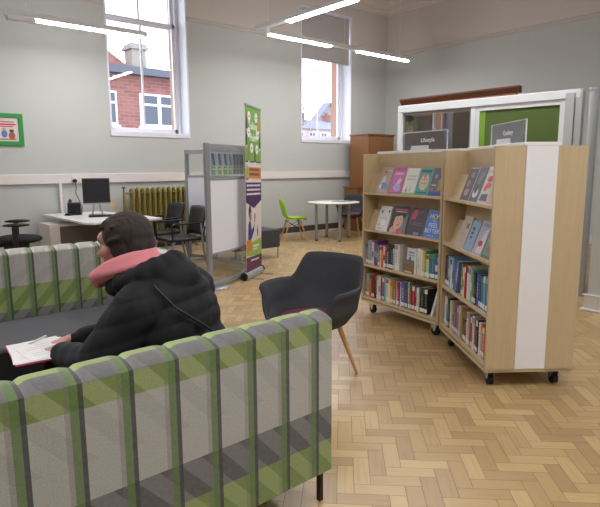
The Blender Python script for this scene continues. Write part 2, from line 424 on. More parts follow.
# green framed picture
pic = thing('framed_poster', 'green framed cartoon poster hanging on the back wall at the left edge', 'picture', (1.74, 8.999, 1.755))
mb = MB(); Wp, Hp = .56, .465
for x0, z0, x1, z1 in ((0, 0, Wp, .065), (0, Hp-.065, Wp, Hp), (0, .065, .065, Hp-.065), (Wp-.065, .065, Wp, Hp-.065)): mb.box(x0, -.03, z0, x1, 0, z1)
mb.build('frame', mat('green_frame', (.16, .56, .25), .4), pic, bevel=.004)
mb = MB(); mb.box(.06, -.012, .06, Wp-.06, -.004, Hp-.06)
mb.build('print', mat('poster_cream', (.86, .82, .80), .6), pic)
mb = MB()
mb.box(.1, -.0135, .335, .44, -.012, .35, 0); mb.box(.12, -.0135, .295, .46, -.012, .318, 0); mb.box(.1, -.0135, .268, .42, -.012, .283, 0)
def disc(mb, x, z, rx, rz_, y, mi, n=18):
    vs = [(x+rx*math.cos(2*math.pi*k/n), y, z+rz_*math.sin(2*math.pi*k/n)) for k in range(n)]
    mb.add(vs, [tuple(range(n))], mi)
disc(mb, .30, .17, .04, .055, -.0132, 1); disc(mb, .30, .235, .022, .025, -.0134, 3)
disc(mb, .40, .145, .045, .055, -.0132, 2); disc(mb, .40, .215, .032, .022, -.0136, 4); disc(mb, .19, .16, .045, .05, -.0132, 4); disc(mb, .19, .225, .025, .028, -.0134, 3)
mb.box(.09, -.0133, .085, .46, -.012, .10, 2)
mb.build('print_figures', [mat('poster_red', (.78, .25, .30)), mat('poster_blue', (.38, .48, .74)), mat('poster_rust', (.66, .33, .25)), mat('poster_skin', (.80, .60, .50)), mat('poster_dark', (.24, .20, .20))], pic)

# electric bits on the wall
sk = MB(); sk.box(-.04, -.012, -.04, .04, 0, .04); sk = sk.build('socket', WHITEP, loc=(2.975, 8.955, 1.26), bevel=.004)
tag(sk, 'white wall socket on the trunking above the desk', 'socket')
pg = MB(); pg.cyl((0, 0, 0), (0, -.04, 0), .03); pg.tube([(0, -.04, 0), (0, -.05, -.03), (.01, -.04, -.1), (.0, -.03, -.2), (.04, -.04, -.3), (.06, -.10, -.42), (.02, -.16, -.502)], .006, 8)
pg = pg.build('plug', BLACK, loc=(2.975, 8.943, 1.225)); tag(pg, 'black plug and lead hanging from the wall socket over the phone', 'plug')
cd_ = MB(); cd_.box(-.022, -.03, 0, .022, 0, 1.185); cd_.box(-.03, -.034, .98, .03, 0, 1.0)
cd_ = cd_.build('cable_conduit', TRIMW, loc=(2.76, 8.97, 0), bevel=.003); tag(cd_, 'thin white vertical cable conduit dropping from the trunking behind the desk', 'conduit')

# ------------------------------------------------------------------ desk with things on it
desk = thing('desk', 'white curved office desk with a grey-brown front panel near the back wall', 'desk', (2.45, 7.0, 0))
pts = [(0, .12), (.02, .05), (.08, .0)]
for i in range(9):
    a = i/8; pts.append((.08+.95*a, 0.0 + .03*math.sin(math.pi*a)))
pts += [(1.06, .05), (1.05, 1.0), (.95, 1.3), (.9, 1.92), (0, 1.92)]
mb = MB(); mb.prism([(x, y) for x, y in pts], .705, .73); mb.build('desktop', WLAM, desk, bevel=.004)
mb = MB(); mb.box(.14, 1.2, .64, .80, 1.5, .705); mb.box(.5, .3, .675, .9, 1.25, .705); mb.build('support_frame', TRIMW, desk, bevel=.004)
for q_ in ((.90, .40), (.80, 1.80)):
    mb = MB(); mb.box(q_[0], q_[1], 0, q_[0]+.08, q_[1]+.05, .705); mb.build('leg', TRIMW, desk, bevel=.004)
pd = thing('desk_pedestal', 'white low cupboard with grey-brown front under the left side of the desk', 'cupboard', (2.30, 8.08, 0))
mb = MB(); mb.box(0, 0, 0, 1.02, .5, .635); mb.build('carcass', TRIMW, pd, bevel=.004)
mb = MB(); mb.box(.14, -.015, .04, 1.0, 0, .60); mb.build('front_panel', mat('grey_brown_panel', (.42, .385, .37), .6), pd, bevel=.002)
mon = thing('computer_monitor', 'black flat computer monitor on a stand on the white desk', 'monitor', (3.00, 8.10, .73), R(-14))
mb = MB(); mb.box(-.19, -.02, .185, .19, .02, .545); mb.build('bezel', mat('monitor_bezel', (.10, .10, .11), .4), mon, bevel=.006)
mb = MB(); mb.box(-.172, -.0215, .21, .172, -.02, .53); mb.build('screen', mat('dark_screen', (.14, .14, .16), .25), mon)
mb = MB(); mb.box(-.19, -.018, .165, .19, .015, .186); mb.build('chin', ALUP, mon, bevel=.003)
mb = MB()
for sx in (-1, 1): mb.tube([(sx*.04, .03, .2), (sx*.05, .05, .1), (sx*.07, .02, .015)], .012, 8)
mb.box(-.11, -.07, 0, .11, .11, .015); mb.build('stand', CHROME, mon, bevel=.003)
kb = thing('keyboard', 'black computer keyboard in front of the monitor on the desk', 'keyboard', (3.0, 7.82, .731), R(-14))
mb = MB(); mb.box(-.22, -.07, 0, .22, .07, .02); mb.build('body', BLACK, kb, bevel=.004)
mb = MB()
for r in range(5):
    for c_ in range(15): mb.box(-.205+c_*.0275, -.06+r*.0245, .02, -.205+c_*.0275+.023, -.06+r*.0245+.02, .026)
mb.build('keys', mat('key_grey', (.12, .12, .13), .5), kb)
ph = thing('desk_phone', 'black desk telephone with handset at the back of the desk', 'telephone', (2.79, 8.45, .731), R(-25))
mb = MB(); mb.prism([(-.10, 0), (.10, 0), (.10, .03), (-.06, .19), (-.10, .17)], -.09, .09, 0, Matrix(((0, 0, 1, 0), (1, 0, 0, 0), (0, 1, 0, 0), (0, 0, 0, 1)))); mb.build('base', BLACK, ph, bevel=.008)
mb = MB(); mb.tube([(-.07, -.09, .06), (-.07, -.06, .12), (-.07, .0, .18), (-.07, .06, .215), (-.07, .09, .20)], [.028, .02, .016, .02, .028], 10); mb.build('handset', BLACK, ph)
mb = MB(); mb.box(.0, .0, .145, .07, .004, .185, 0, Matrix.Translation((0, -.01, -.02))); mb.build('display', mat('phone_display', (.45, .62, .66), .3), ph)
mo = MB(); mo.ell((0, 0, .014), (.045, .07, .02)); mo.box(-.04, -.06, 0, .04, .06, .006); mo = mo.build('computer_mouse', BLACK, loc=(2.66, 8.35, .734), rz=.3); tag(mo, 'black computer mouse by the desk phone', 'mouse')
yb = MB(); yb.box(-.013, -.004, 0, .013, .004, .42); yb.prism([(-.013, .42), (.013, .42), (0, .445)], -.004, .004, 0, rotm(90, 'X'))
yb = yb.build('ruler', mat('yellow_plastic', (.92, .70, .16), .45)); yb.matrix_world = TR(3.47, 8.55, .742) @ rotm(-26, 'Y') ; tag(yb, 'long yellow ruler leaning beside the monitor in front of the radiator', 'ruler')
ppr = MB(); ppr.box(-.11, -.15, 0, .11, .15, .004); ppr = ppr.build('paper_sheet', PAPER, loc=(3.30, 7.35, .732), rz=.3); tag(ppr, 'white papers at the right end of the desk', 'paper')

# office chair at the left edge
oc = thing('office_chair', 'black swivel office chair with armrests at the left edge by the desk', 'chair', (1.78, 7.70, 0), R(-15)); oc.scale = (1.05, 1.05, 1.04)
BLKF = mat('black_fabric', (.085, .085, .09), .85, var=.15, vscale=60)
BLK2 = mat('black_frame', (.06, .06, .065), .5)
mb = MB(); mb.ell((0, 0, .5), (.27, .25, .06)); mb.ell((.08, 0, .5), (.22, .24, .055)); remeshed(mb, 'seat', BLKF, oc, .012, 4)
mb = MB(); mb.ell((-.27, 0, .86), (.05, .22, .28)); remeshed(mb, 'backrest', BLKF, oc, .012, 3)
mb = MB(); mb.tube([(-.1, 0, .44), (-.25, 0, .42), (-.33, 0, .55), (-.32, 0, .8)], .025); mb.box(-.14, -.12, .40, .14, .12, .46); mb.build('mechanism', BLK2, oc, bevel=.01)
mb = MB(); mb.cyl((0, 0, .10), (0, 0, .42), .03); mb.cyl((0, 0, .10), (0, 0, .2), .045); mb.build('gas_lift', BLK2, oc)
for sy in (-1, 1):
    mb = MB(); mb.box(-.03, sy*.29-.02, .44, .03, sy*.29+.02, .68); mb.box(-.03, sy*.2-.05, .43, .03, sy*.29, .46); ar = mb.build('armrest', BLK2, oc, bevel=.01)
    mb = MB(); mb.ell((.02, sy*.29, .70), (.15, .045, .022)); mb.build('arm_pad', BLK2, ar)
for k_ in range(5):
    a = 2*math.pi*k_/5+.3; mb = MB(); mb.tube([(0, 0, .11), (.15*math.cos(a), .15*math.sin(a), .105), (.29*math.cos(a), .29*math.sin(a), .075)], [.03, .025, .018], 8)
    ft = mb.build('foot', BLK2, oc); mb = MB(); cx, cy = .29*math.cos(a), .29*math.sin(a)
    mb.cyl((cx-.02*math.sin(a), cy+.02*math.cos(a), .028), (cx+.02*math.sin(a), cy-.02*math.cos(a), .028), .028); mb.build('castor', BLACKR, ft)

# ------------------------------------------------------------------ black visitor chairs
def side_chair(label, loc, rz):
    t = thing('visitor_chair', label, 'chair', loc, rz, 'black and chrome visitor chairs')
    S = .24   # facing +x
    SEATM = mat('black_vinyl', (.075, .078, .085), .4)
    mb = MB(); mb.box(-.23, -.225, .435, .25, .225, .475); mb.build('seat', SEATM, t, bevel=.018, seg=3)
    mb = MB(); n = 10; vs = []
    for j in range(7):
        z = .50+.385*j/6; wd = .205+.03*j/6 if j < 6 else .22
        for i in range(n+1):
            u = -1+2*i/n; vs.append((-.25-.10*(j/6)+.035*u*u, u*wd, z+(.012*(1-u*u) if j == 6 else 0)))
    m_ = len(vs); vs += [(x-.022, y, z) for x, y, z in vs]
    fs = []
    for j in range(6):
        for i in range(n):
            q = [j*(n+1)+i, j*(n+1)+i+1, (j+1)*(n+1)+i+1, (j+1)*(n+1)+i]; fs.append(tuple(q)); fs.append(tuple(m_+x for x in q[::-1]))
    for i in range(n):
        fs.append((i, m_+i, m_+i+1, i+1)); k0 = 6*(n+1); fs.append((k0+i+1, m_+k0+i+1, m_+k0+i, k0+i))
    for j in range(6):
        a0 = j*(n+1); fs.append((a0+n+1, m_+a0+n+1, m_+a0, a0)); b0 = a0+n; fs.append((b0, m_+b0, m_+b0+n+1, b0+n+1))
    mb.add(vs, fs, 0, None, True); mb.build('backrest', SEATM, t)
    for sy in (-1, 1):
        y = sy*.255
        mb = MB(); mb.tube([(-.30, y, 0), (-.235, y, .30), (-.20, y, .67)], .015); mb.build('leg', ALU, t)
        mb = MB(); mb.tube([(.27, y, 0), (.235, y, .30), (.22, y, .44)], .015); mb.build('leg', ALU, t)
        mb = MB(); mb.tube([(.22, y, .44), (.225, y, .655), (.20, y, .675), (-.22, y, .68)], .013); mb.build('armrest', BLK2, t)
        mb = MB(); mb.tube([(-.24, y*.93, .42), (-.255, y*.9, .52), (-.285, y*.85, .62)], .012); mb.build('back_bracket', BLK2, t)
    mb = MB(); mb.box(-.22, -.255, .415, -.19, .255, .435); mb.box(.18, -.255, .415, .21, .255, .435); mb.build('seat_frame', ALU, t)
    return t
side_chair('black visitor chair with chrome legs, nearer of the two by the radiator', (3.62, 6.78, 0), R(178))
side_chair('black visitor chair with chrome legs, farther one right against the radiator', (3.74, 7.62, 0), R(184))

# ------------------------------------------------------------------ curved room divider
dv = thing('room_divider', 'curved silver framed room divider with white panels and clear ends', 'divider', (3.32, 5.50, 0))
WB = mat('white_divider_board', (.93, .94, .97), .4)
def curve_pts(P, Q, bulge, n=14):
    P = Vector(P); Q = Vector(Q); d = Q-P; nrm = Vector((d.y, -d.x)).normalized(); out = []
    for i in range(n+1):
        t = i/n; out.append(P + d*t + nrm*bulge*4*t*(1-t))
    return out
def slab(mb, pts, th, z0, z1, mi=0):
    L = len(pts); nr = []
    for i in range(L):
        d = (pts[min(i+1, L-1)]-pts[max(i-1, 0)]).normalized(); nr.append(Vector((d.y, -d.x)))
    vs = []
    for s_, z in ((-1, z0), (1, z0), (1, z1), (-1, z1)):
        for p, n_ in zip(pts, nr): vs.append((p.x+n_.x*s_*th/2, p.y+n_.y*s_*th/2, z))
    fs = []
    for k_ in range(4):
        for i in range(L-1):
            a, b = k_*L+i, ((k_+1) % 4)*L+i; fs.append((a, b, b+1, a+1))
    mb.add(vs, fs, mi, None, False); mb.add(vs, [(0, L, 2*L, 3*L)[::-1], (L-1, 2*L-1, 3*L-1, 4*L-1)], mi)
ARC1 = curve_pts((0.02, 0.01), (1.06, .70), .10); ARC2 = curve_pts((1.09, .76), (.98, 2.20), .08)
for nm, arc in (('front_wing', ARC1), ('rear_wing', ARC2)):
    fr = dv
    for z0, z1 in ((.02, .065), (.395, .42), (1.275, 1.305), (1.63, 1.69)): mb = MB(); slab(mb, arc, .035, z0, z1); mb.build('rail', ALUP, dv)
    mb = MB(); slab(mb, arc, .018, .42, 1.275); mb.build('board', WB, fr)
    mb = MB(); slab(mb, arc, .005, .065, .395); mb.build('clear_panel', ACRYL, fr)
    mb = MB(); slab(mb, arc, .005, 1.305, 1.63); mb.build('clear_panel', ACRYL, fr)
for x, y in ((0, 0), (1.08, .73), (.98, 2.22)):
    mb = MB(); mb.box(x-.028, y-.028, .0, x+.028, y+.028, 1.70); mb.build('post', mat('post_silver', (.60, .61, .63), .4, .3), dv, bevel=.008)
mb = MB(); mb.lathe([(.0, 0), (.17, 0), (.17, .006), (.05, .012), (0, .012)], 32, 0, TR(.08, .02, 0)); mb.build('foot_plate', ALUP, dv)
mb = MB(); mb.lathe([(.0, 0), (.17, 0), (.17, .006), (.05, .012), (0, .012)], 32, 0, TR(.96, 2.14, 0)); mb.build('foot_plate', ALUP, dv)
# leaflets in the clear top section (each hangs in its own pocket)
LEAF = [mat('leaflet_lilac', (.70, .71, .76)), mat('leaflet_slate', (.46, .48, .55)), mat('leaflet_green', (.64, .72, .50)), mat('leaflet_white', (.86, .86, .84))]
ords = ['first', 'second', 'third', 'fourth', 'fifth', 'sixth', 'seventh', 'eighth', 'ninth', 'tenth', 'eleventh', 'twelfth', 'thirteenth', 'fourteenth', 'fifteenth', 'sixteenth', 'seventeenth', 'eighteenth', 'nineteenth', 'twentieth']
proto = None
for i in range(9):
    t_ = .02 + i*.103; j = int(t_*14); f_ = t_*14-j; p = ARC1[j].lerp(ARC1[j+1], f_); d = (ARC1[j+1]-ARC1[j]).normalized(); nn = Vector((d.y, -d.x))
    p = p - nn*.045
    if proto is None:
        mb = MB(); mb.box(-.042, -.004, 0, .042, .004, .27, 3); mb.box(-.041, -.0048, .11, .041, .0048, .25, 0)
        mb.add([(-.038, -.0052, .25), (-.012, -.0052, .11), (.022, -.0052, .11), (.0, -.0052, .25)], [(0, 1, 2, 3)], 1); mb.box(-.041, -.005, .0, .02, .005, .105, 2); mb.box(-.03, -.0056, .06, .03, .0056, .075, 3)
        o = proto = mb.build('leaflet', LEAF)
    else: o = proto.copy(); COL.objects.link(o)
    o.location = (3.32+p.x, 5.5+p.y, 1.335); o.rotation_euler.z = math.atan2(d.y, d.x)-.25
    tag(o, 'blue and green leaflet behind the divider\'s clear top, %s from the left' % ords[i], 'leaflet', 'leaflets in the divider')

# ------------------------------------------------------------------ roller banner
bn = thing('roller_banner', 'tall green and purple pull-up banner beside the curved divider', 'banner', (3.875, 5.60, 0), math.atan2(5.99-5.61, 4.446-3.863))
BW = .69
BL = .62
mb = MB(); mb.cyl((0, 0, .05), (BL, 0, .05), .038, n=20); mb.box(0, -.042, .01, BL, .042, .05); mb.build('base', ALUP, bn, bevel=.004)
for x in (0, BL):
    mb = MB(); mb.cyl((x-.006, 0, .05), (x+.012, 0, .05), .049, n=20); mb.build('end_cap', BLACK, bn)
for x in (.14, .50):
    mb = MB(); mb.box(x-.012, -.21, .0, x+.012, .21, .01); mb.build('foot', CHROME, bn)
def lean_banner(o): o.rotation_euler.y = R(1.5); o.location = (.075, 0, 0); o.scale.x = .82
mb = MB(); mb.cyl((BW/2, .03, .06), (BW/2, .03, 2.18), .008); lean_banner(mb.build('support_pole', CHROME, bn))
mb = MB(); mb.box(0, -.008, 2.178, BW, .008, 2.205); lean_banner(mb.build('top_rail', ALUP, bn, bevel=.002))
GRB = mat('banner_green', (.47, .66, .30)); PUR = mat('banner_purple', (.29, .17, .36)); ORB = mat('banner_orange', (.83, .52, .24)); PLUM = mat('banner_plum', (.43, .22, .33)); BNW = mat('banner_cream', (.87, .83, .82)); LG = mat('banner_lime', (.60, .74, .36))
WT = mat('banner_white', (.93, .92, .93)); SKN = mat('banner_skin', (.62, .45, .36)); NAVY = mat('banner_blue', (.20, .25, .52)); HRB = mat('banner_hair', (.26, .18, .16))
bmats = [BNW, GRB, PUR, ORB, PLUM, LG, WT, SKN, NAVY, HRB]
mb = MB(); mb.box(.01, -.0015, .07, BW-.01, .0015, 2.18, 0)
def pan(x0, z0, x1, z1, mi, y=-.0022): mb.box(x0, y, z0, x1, -.0015, z1, mi)
pan(.01, 1.505, BW-.01, 2.178, 1); pan(.01, 1.488, BW-.01, 1.505, 2, -.0024)
pan(.12, 1.285, BW-.01, 1.43, 3)
pan(.01, 1.04, BW-.01, 1.235, 2)
def poly(ps, mi, y=-.0026): mb.add([(x, y, z) for x, z in ps], [tuple(range(len(ps)))], mi)
poly([(.01, 1.04), (.01, .985), (.35, .90), (.68, 1.0), (.68, 1.04)], 2, -.0022)
poly([(.05, .975), (.33, .875), (.66, .985), (.66, .95), (.33, .84), (.03, .94)], 0, -.0027)
poly([(.01, .44), (.68, .50), (.68, .26), (.01, .30)], 5, -.0022)
pan(.01, .07, BW-.01, .275, 4, -.0023)
# woman in blue with orange skirt, and a phone-holding hand
disc(mb, .17, .86, .06, .085, -.0030, 9); disc(mb, .185, .80, .045, .06, -.0034, 7)
poly([(.10, .70), (.14, .745), (.20, .735), (.24, .62), (.34, .68), (.37, .72), (.34, .60), (.25, .53), (.22, .5), (.09, .50)], 8, -.0030)
poly([(.03, .50), (.22, .50), (.26, .40), (.22, .36), (.02, .34)], 3, -.0031)
disc(mb, .375, .74, .022, .03, -.0031, 7); poly([(.36, .76), (.40, .76), (.41, .83), (.37, .83)], 9, -.0032)
poly([(.47, .62), (.53, .63), (.52, .52), (.49, .52)], 9, -.0031); disc(mb, .50, .65, .02, .025, -.0031, 7)
# green roundel on the orange band
disc(mb, .075, 1.36, .065, .10, -.0028, 5); disc(mb, .075, 1.37, .03, .05, -.0031, 3); pan(.03, 1.27, .12, 1.29, 4, -.003)
# talking people with speech bubbles
for (bx, bz, px_, m_) in ((.17, 2.06, .07, 2), (.47, 2.06, .59, 3), (.15, 1.86, .06, 9), (.52, 1.84, .63, 2), (.27, 1.67, .15, 7), (.50, 1.66, .41, 9)):
    disc(mb, bx, bz, .062, .062, -.0028, 6); disc(mb, bx, bz, .03, .008, -.0031, 4)
    poly([(px_-.028, bz-.16), (px_+.028, bz-.16), (px_+.02, bz-.02), (px_-.02, bz-.02)], m_, -.0027); disc(mb, px_, bz+.005, .022, .028, -.0029, 7)
    poly([(px_-.02, bz-.19), (px_+.02, bz-.19), (px_+.022, bz-.16), (px_-.022, bz-.16)], 6, -.0027)
# small print that cannot be read: rows of short strokes
rr = random.Random(3)
def strokes(x0, x1, z, h, mi, y=-.0030):
    x = x0
    while x < x1:
        w_ = rr.uniform(.02, .05); mb.box(x, y, z, min(x+w_, x1), -.0022, z+h, mi); x += w_+.012
for z in (1.385, 1.325): strokes(.17, .60, z, .028, 2)
for z in (1.185, 1.13, 1.075): strokes(.05, .64, z, .024, 6)
strokes(.30, .55, .39, .03, 6); strokes(.31, .5, .355, .022, 6); strokes(.2, .55, .215, .022, 6)
bp = mb.build('banner_sheet', bmats, bn); lean_banner(bp)
BT = Matrix(((1, 0, 0, 0), (0, 0, -1, 0), (0, 1, 0, 0), (0, 0, 0, 1)))
text('banner_title', 'Talking', .13, WT, bp, TR(.33, -.003, 1.945) @ BT, bold=.002)
text('banner_title', 'Point', .13, WT, bp, TR(.33, -.003, 1.80) @ BT, bold=.002)

# ------------------------------------------------------------------ bench, green chair, table, purple-seat chair
DG = mat('charcoal_felt', (.26, .265, .275), .9, var=.25, vscale=140)
bb = thing('bench_seat', 'low charcoal upholstered bench behind the pull-up banner', 'bench', (4.50, 6.72, 0))
mb = MB(); mb.box(0, 0, .17, .86, .6, .455); mb.build('upholstery', DG, bb, bevel=.02, seg=3)
for x, y in ((.03, .03), (.83, .03), (.03, .57), (.83, .57)):
    mb = MB(); mb.cyl((x, y, 0), (x, y, .175), .012); mb.build('leg', CHROME, bb)

LIME = mat('lime_green_plastic', (.62, .82, .13), .35)
gc = thing('shell_chair', 'lime green plastic shell chair with wooden legs by the round table', 'chair', (6.81, 8.12, 0), R(-27)); gc.scale = (.95, .95, .97)
def grid_shell(rows, th):
    """rows: list of lists of Vectors -> closed thick shell"""
    nr, nc = len(rows), len(rows[0]); mb = MB(); P = [p for r in rows for p in r]
    def nrm(j, i):
        a = rows[j][min(i+1, nc-1)]-rows[j][max(i-1, 0)]; b = rows[min(j+1, nr-1)][i]-rows[max(j-1, 0)][i]; n = a.cross(b)
        return n.normalized() if n.length > 1e-9 else Vector((0, 0, 1))
    B = [rows[j][i]-nrm(j, i)*th for j in range(nr) for i in range(nc)]
    m = len(P); fs = []
    for j in range(nr-1):
        for i in range(nc-1):
            q = (j*nc+i, j*nc+i+1, (j+1)*nc+i+1, (j+1)*nc+i); fs.append(q); fs.append(tuple(m+x for x in q[::-1]))
    for i in range(nc-1):
        fs.append((i+1, i, m+i, m+i+1)); k0 = (nr-1)*nc; fs.append((k0+i, k0+i+1, m+k0+i+1, m+k0+i))
    for j in range(nr-1):
        fs.append((j*nc, (j+1)*nc, m+(j+1)*nc, m+j*nc)); fs.append(((j+1)*nc-1+nc, (j+1)*nc-1, m+(j+1)*nc-1, m+(j+1)*nc-1+nc))
    mb.add(P+B, fs, 0, None, True); return mb
prof = [(.25, .425, .17), (.22, .447, .20), (.1, .452, .215), (-.05, .447, .215), (-.14, .455, .21), (-.20, .50, .20), (-.225, .56, .20), (-.25, .66, .205), (-.275, .76, .19), (-.29, .82, .15), (-.295, .84, .10)]
rows = []
for k_, (x, z, hw) in enumerate(prof):
    r = []
    for i in range(13):
        u = -1+2*i/12; lift = .035*u**4 if k_ < 5 else 0; fw = .05*u*u if k_ >= 4 else 0
        r.append(Vector((x+fw, u*hw, z+lift)))
    rows.append(r)
grid_shell(rows, .012).build('seat_shell', LIME, gc)
for sx in (-1, 1):
    for sy in (-1, 1):
        mb = MB(); mb.cyl((sx*.12, sy*.12, .42), (sx*.235, sy*.22, 0), .018, .011); mb.build('leg', LEGW, gc)
mb = MB()
for sy in (-1, 1):
    mb.tube([(-.13, sy*.13, .39), (.19, sy*.19, .2)], .005, 6); mb.tube([(.13, sy*.13, .39), (-.19, sy*.19, .2)], .005, 6)
mb.tube([(.13, -.13, .39), (.19, .18, .2)], .005, 6); mb.tube([(-.13, -.13, .40), (-.13, .13, .40)], .012, 6); mb.tube([(.13, -.13, .40), (.13, .13, .40)], .012, 6); mb.build('wire_bracing', BLACK, gc)

tb = thing('round_table', 'round white table with four silver legs under the right window', 'table', (7.55, 7.77, 0))
mb = MB(); mb.lathe([(0, .716), (.505, .716), (.515, .722), (.515, .736), (.51, .742), (0, .742)], 48); mb.build('tabletop', WLAM, tb)
mb = MB(); mb.lathe([(.5155, .7175), (.5175, .718), (.5175, .735), (.5155, .7365)], 48); mb.build('edge_band', wood('birch_edge', (.72, .66, .42)), tb)
for x, y in ((-.51, .07), (-.21, -.44), (.2, .45), (.49, -.06)):
    x *= .80; y *= .80
    mb = MB(); mb.cyl((x, y, .02), (x, y, .716), .03); lg = mb.build('leg', mat('satin_steel', (.62, .62, .61), .4, .6), tb)
    mb = MB(); mb.cyl((x, y, 0), (x, y, .02), .032); mb.build('foot', BLACK, lg)
for i, (x, y, rz_, s_, lb) in enumerate(((7.72, 7.80, .3, .13, 'open grey leaflet lying on the round table'), (7.62, 7.62, .9, .10, 'small pale booklet lying on the round table, left of the larger leaflet'), (7.86, 7.66, -.2, .09, 'dark booklet at the right of the papers on the round table'))):
    mb = MB(); mb.box(-s_, -s_*.7, 0, s_, s_*.7, .006); mb.box(-s_*.9, -s_*.6, .006, -s_*.05, s_*.6, .009, 1)
    o = mb.build('booklet', [mat(['bk_grey', 'bk_pale', 'bk_dark'][i], [(.62, .62, .62), (.78, .78, .78), (.28, .28, .30)][i]), mat('booklet_ink', (.45, .45, .47))], loc=(x, y, .743), rz=rz_); tag(o, lb, 'booklet', 'booklets on the round table')

# tub chairs -------------------------------------------------------------
FELT = mat('charcoal_shell_felt', (.235, .24, .25), .9, var=.22, vscale=120)
MAUVE = mat('plum_seat_fabric', (.42, .19, .28), .85, var=.15, vscale=120)
def tub_chair(label, loc, rz, cat='chair', s=1.0):
    t = thing('tub_chair', label, cat, loc, rz, 'charcoal tub chairs'); t.scale = (s, s*.96, s)
    n = 72; rings = []
    def rim(a):   # a measured from the back (degrees)
        a = abs(a)
        def ss(e0, e1, x): q = max(0, min(1, (x-e0)/(e1-e0))); return q*q*(3-2*q)
        h = .835 - .178*ss(42, 66, a) - .004*ss(72, 110, a)
        h -= .20*ss(114, 142, a)
        h -= .015*ss(142, 180, a)
        return h
    lev = [0, .25, .5, .72, .86, .94, 1.0]
    rows = []
    NV = 14
    for j in range(NV+1):
        v = j/NV; r = []
        for i in range(n+1):
            adeg = -180+360*i/n; a = R(adeg); H = rim(adeg)
            # superellipse plan
            ca, sa = math.cos(a), math.sin(a)
            if v <= .35:
                q = v/.35; rr_ = .235*q; z = .385+.012*q*q
            else:
                q = (v-.35)/.65
                base = .235+.055*min(1, q*3)
                flare = .035*q
                rr_ = base+flare; z = .397+(H-.397)*(q**.95)
                if 60 < abs(adeg) < 140: rr_ += .035*max(0, q-.72)/.28 * math.sin(math.pi*(abs(adeg)-60)/80)
            k_ = (abs(ca)**2.6+abs(sa)**2.6)**(-1/2.6)
            x = -ca*rr_*k_*.98; y = sa*rr_*k_*1.02
            if v > .35:
                q = (v-.35)/.65; x -= .05*q*max(0, ca)     # back reclines
                if abs(adeg) > 120: x -= .03*q
            r.append(Vector((x, y, z)))
        rows.append(r)
    mb = grid_shell(rows, -.022)
    o = mb.build('shell', FELT, t)
    mb = MB(); mb.ell((.0, 0, .435), (.235, .235, .035), n=36); remeshed(mb, 'seat_pad', MAUVE, t, .01, 2)
    for sx in (-1, 1):
        for sy in (-1, 1):
            mb = MB(); mb.cyl((sx*.13, sy*.14, .385), (sx*.245, sy*.235, 0), .019, .011); mb.build('leg', LEGW, t)
    mb = MB(); mb.box(-.15, -.15, .36, .15, .15, .375); mb.build('under_frame', BLACK, t, bevel=.01)
    return t
tub_chair('charcoal felt tub chair with plum seat and wooden legs behind the near sofa', (2.375, 2.655, 0), R(192), s=.975)
tub_chair('distant charcoal tub chair with plum seat tucked behind the round table', (8.32, 7.98, 0), R(205))

# ------------------------------------------------------------------ wooden cabinets in the corner
wc = thing('wooden_cabinet', 'tall mid brown wooden cabinet standing in the back right corner', 'cabinet', (9.017, 8.2, 0))
mb = MB(); mb.box(0, 0, 0, .85, .55, 2.10); mb.build('carcass', BROWNW, wc, bevel=.006)
mb = MB(); mb.box(-.02, -.02, 2.10, .87, .57, 2.135); mb.build('top_moulding', BROWNW, wc, bevel=.008)
for x in (.03, .43):
    mb = MB(); mb.box(x, -.015, .08, x+.39, 0, 2.04); d_ = mb.build('door', BROWNW, wc, bevel=.005); mb = MB(); mb.ell((x+(.35 if x < .2 else .04), -.03, 1.0), (.015, .015, .015)); mb.build('knob', CHROME, d_)
lc = thing('low_wooden_box', 'low brown wooden cabinet at the foot of the tall corner cabinet', 'cabinet', (8.84, 8.35, 0))
mb = MB(); mb.box(0, 0, 0, .165, .4, .95); mb.build('carcass', BROWNW, lc, bevel=.006); mb = MB(); mb.box(-.02, -.02, .95, .17, .42, .985); mb.build('top_board', BROWNW, lc, bevel=.006)

# ------------------------------------------------------------------ glazed partition
P0 = Vector((5.946, 4.881)); P1 = Vector((6.14, 2.5)); ang = math.atan2((P1-P0).y, (P1-P0).x)
# local x along it to the right, local y away from the camera
pt = thing('glazed_partition', 'white framed partition with a clear pane and a green panel behind the bookcases', 'partition', (P0.x, P0.y, 0), ang)
FRW = mat('partition_white', (.84, .85, .85), .35)
mb = MB(); mb.box(0, 0, 2.13, 2.31, .09, 2.225); mb.build('top_rail', FRW, pt, bevel=.006)
mb = MB(); mb.box(0, 0, 0, .07, .09, 2.13); mb.build('post', FRW, pt, bevel=.006)
mb = MB(); mb.box(1.06, .01, 0, 1.12, .08, 2.13); mb.build('mullion', FRW, pt, bevel=.005)
mb = MB(); mb.box(2.16, -.012, 0, 2.255, .10, 2.19); mb.box(2.26, .0, 0, 2.33, .09, 2.2); mb.build('sliding_post', mat('partition_grey', (.70, .71, .71), .4), pt, bevel=.006)
mb = MB(); mb.box(.07, .02, 0, 2.16, .07, .12); mb.box(.07, .02, .9, 1.06, .07, .95); mb.build('lower_rail', FRW, pt, bevel=.004)
mb = MB(); mb.box(.07, .04, .95, 1.06, .048, 2.13); mb.box(.07, .04, .12, 1.06, .048, .9); mb.build('glass_pane', PGLASS, pt)
mb = MB(); mb.box(.07, .03, 2.1, 1.06, .06, 2.13); mb.box(.07, .03, .95, .095, .06, 2.1); mb.box(1.035, .03, .95, 1.06, .06, 2.1); mb.build('glazing_bead', mat('bead_grey', (.55, .55, .56), .4, .4), pt, bevel=.003)
GRP = mat('green_acoustic_panel', (.31, .39, .17), .85, var=.08, vscale=60)
mb = MB(); mb.box(1.17, .03, .12, 2.10, .06, 2.075); mb.build('green_panel', GRP, pt)
mb = MB(); mb.box(1.17, .027, .12, 1.24, .03, 2.075); mb.build('green_edge_strip', mat('bright_green_strip', (.46, .62, .18), .6), pt)
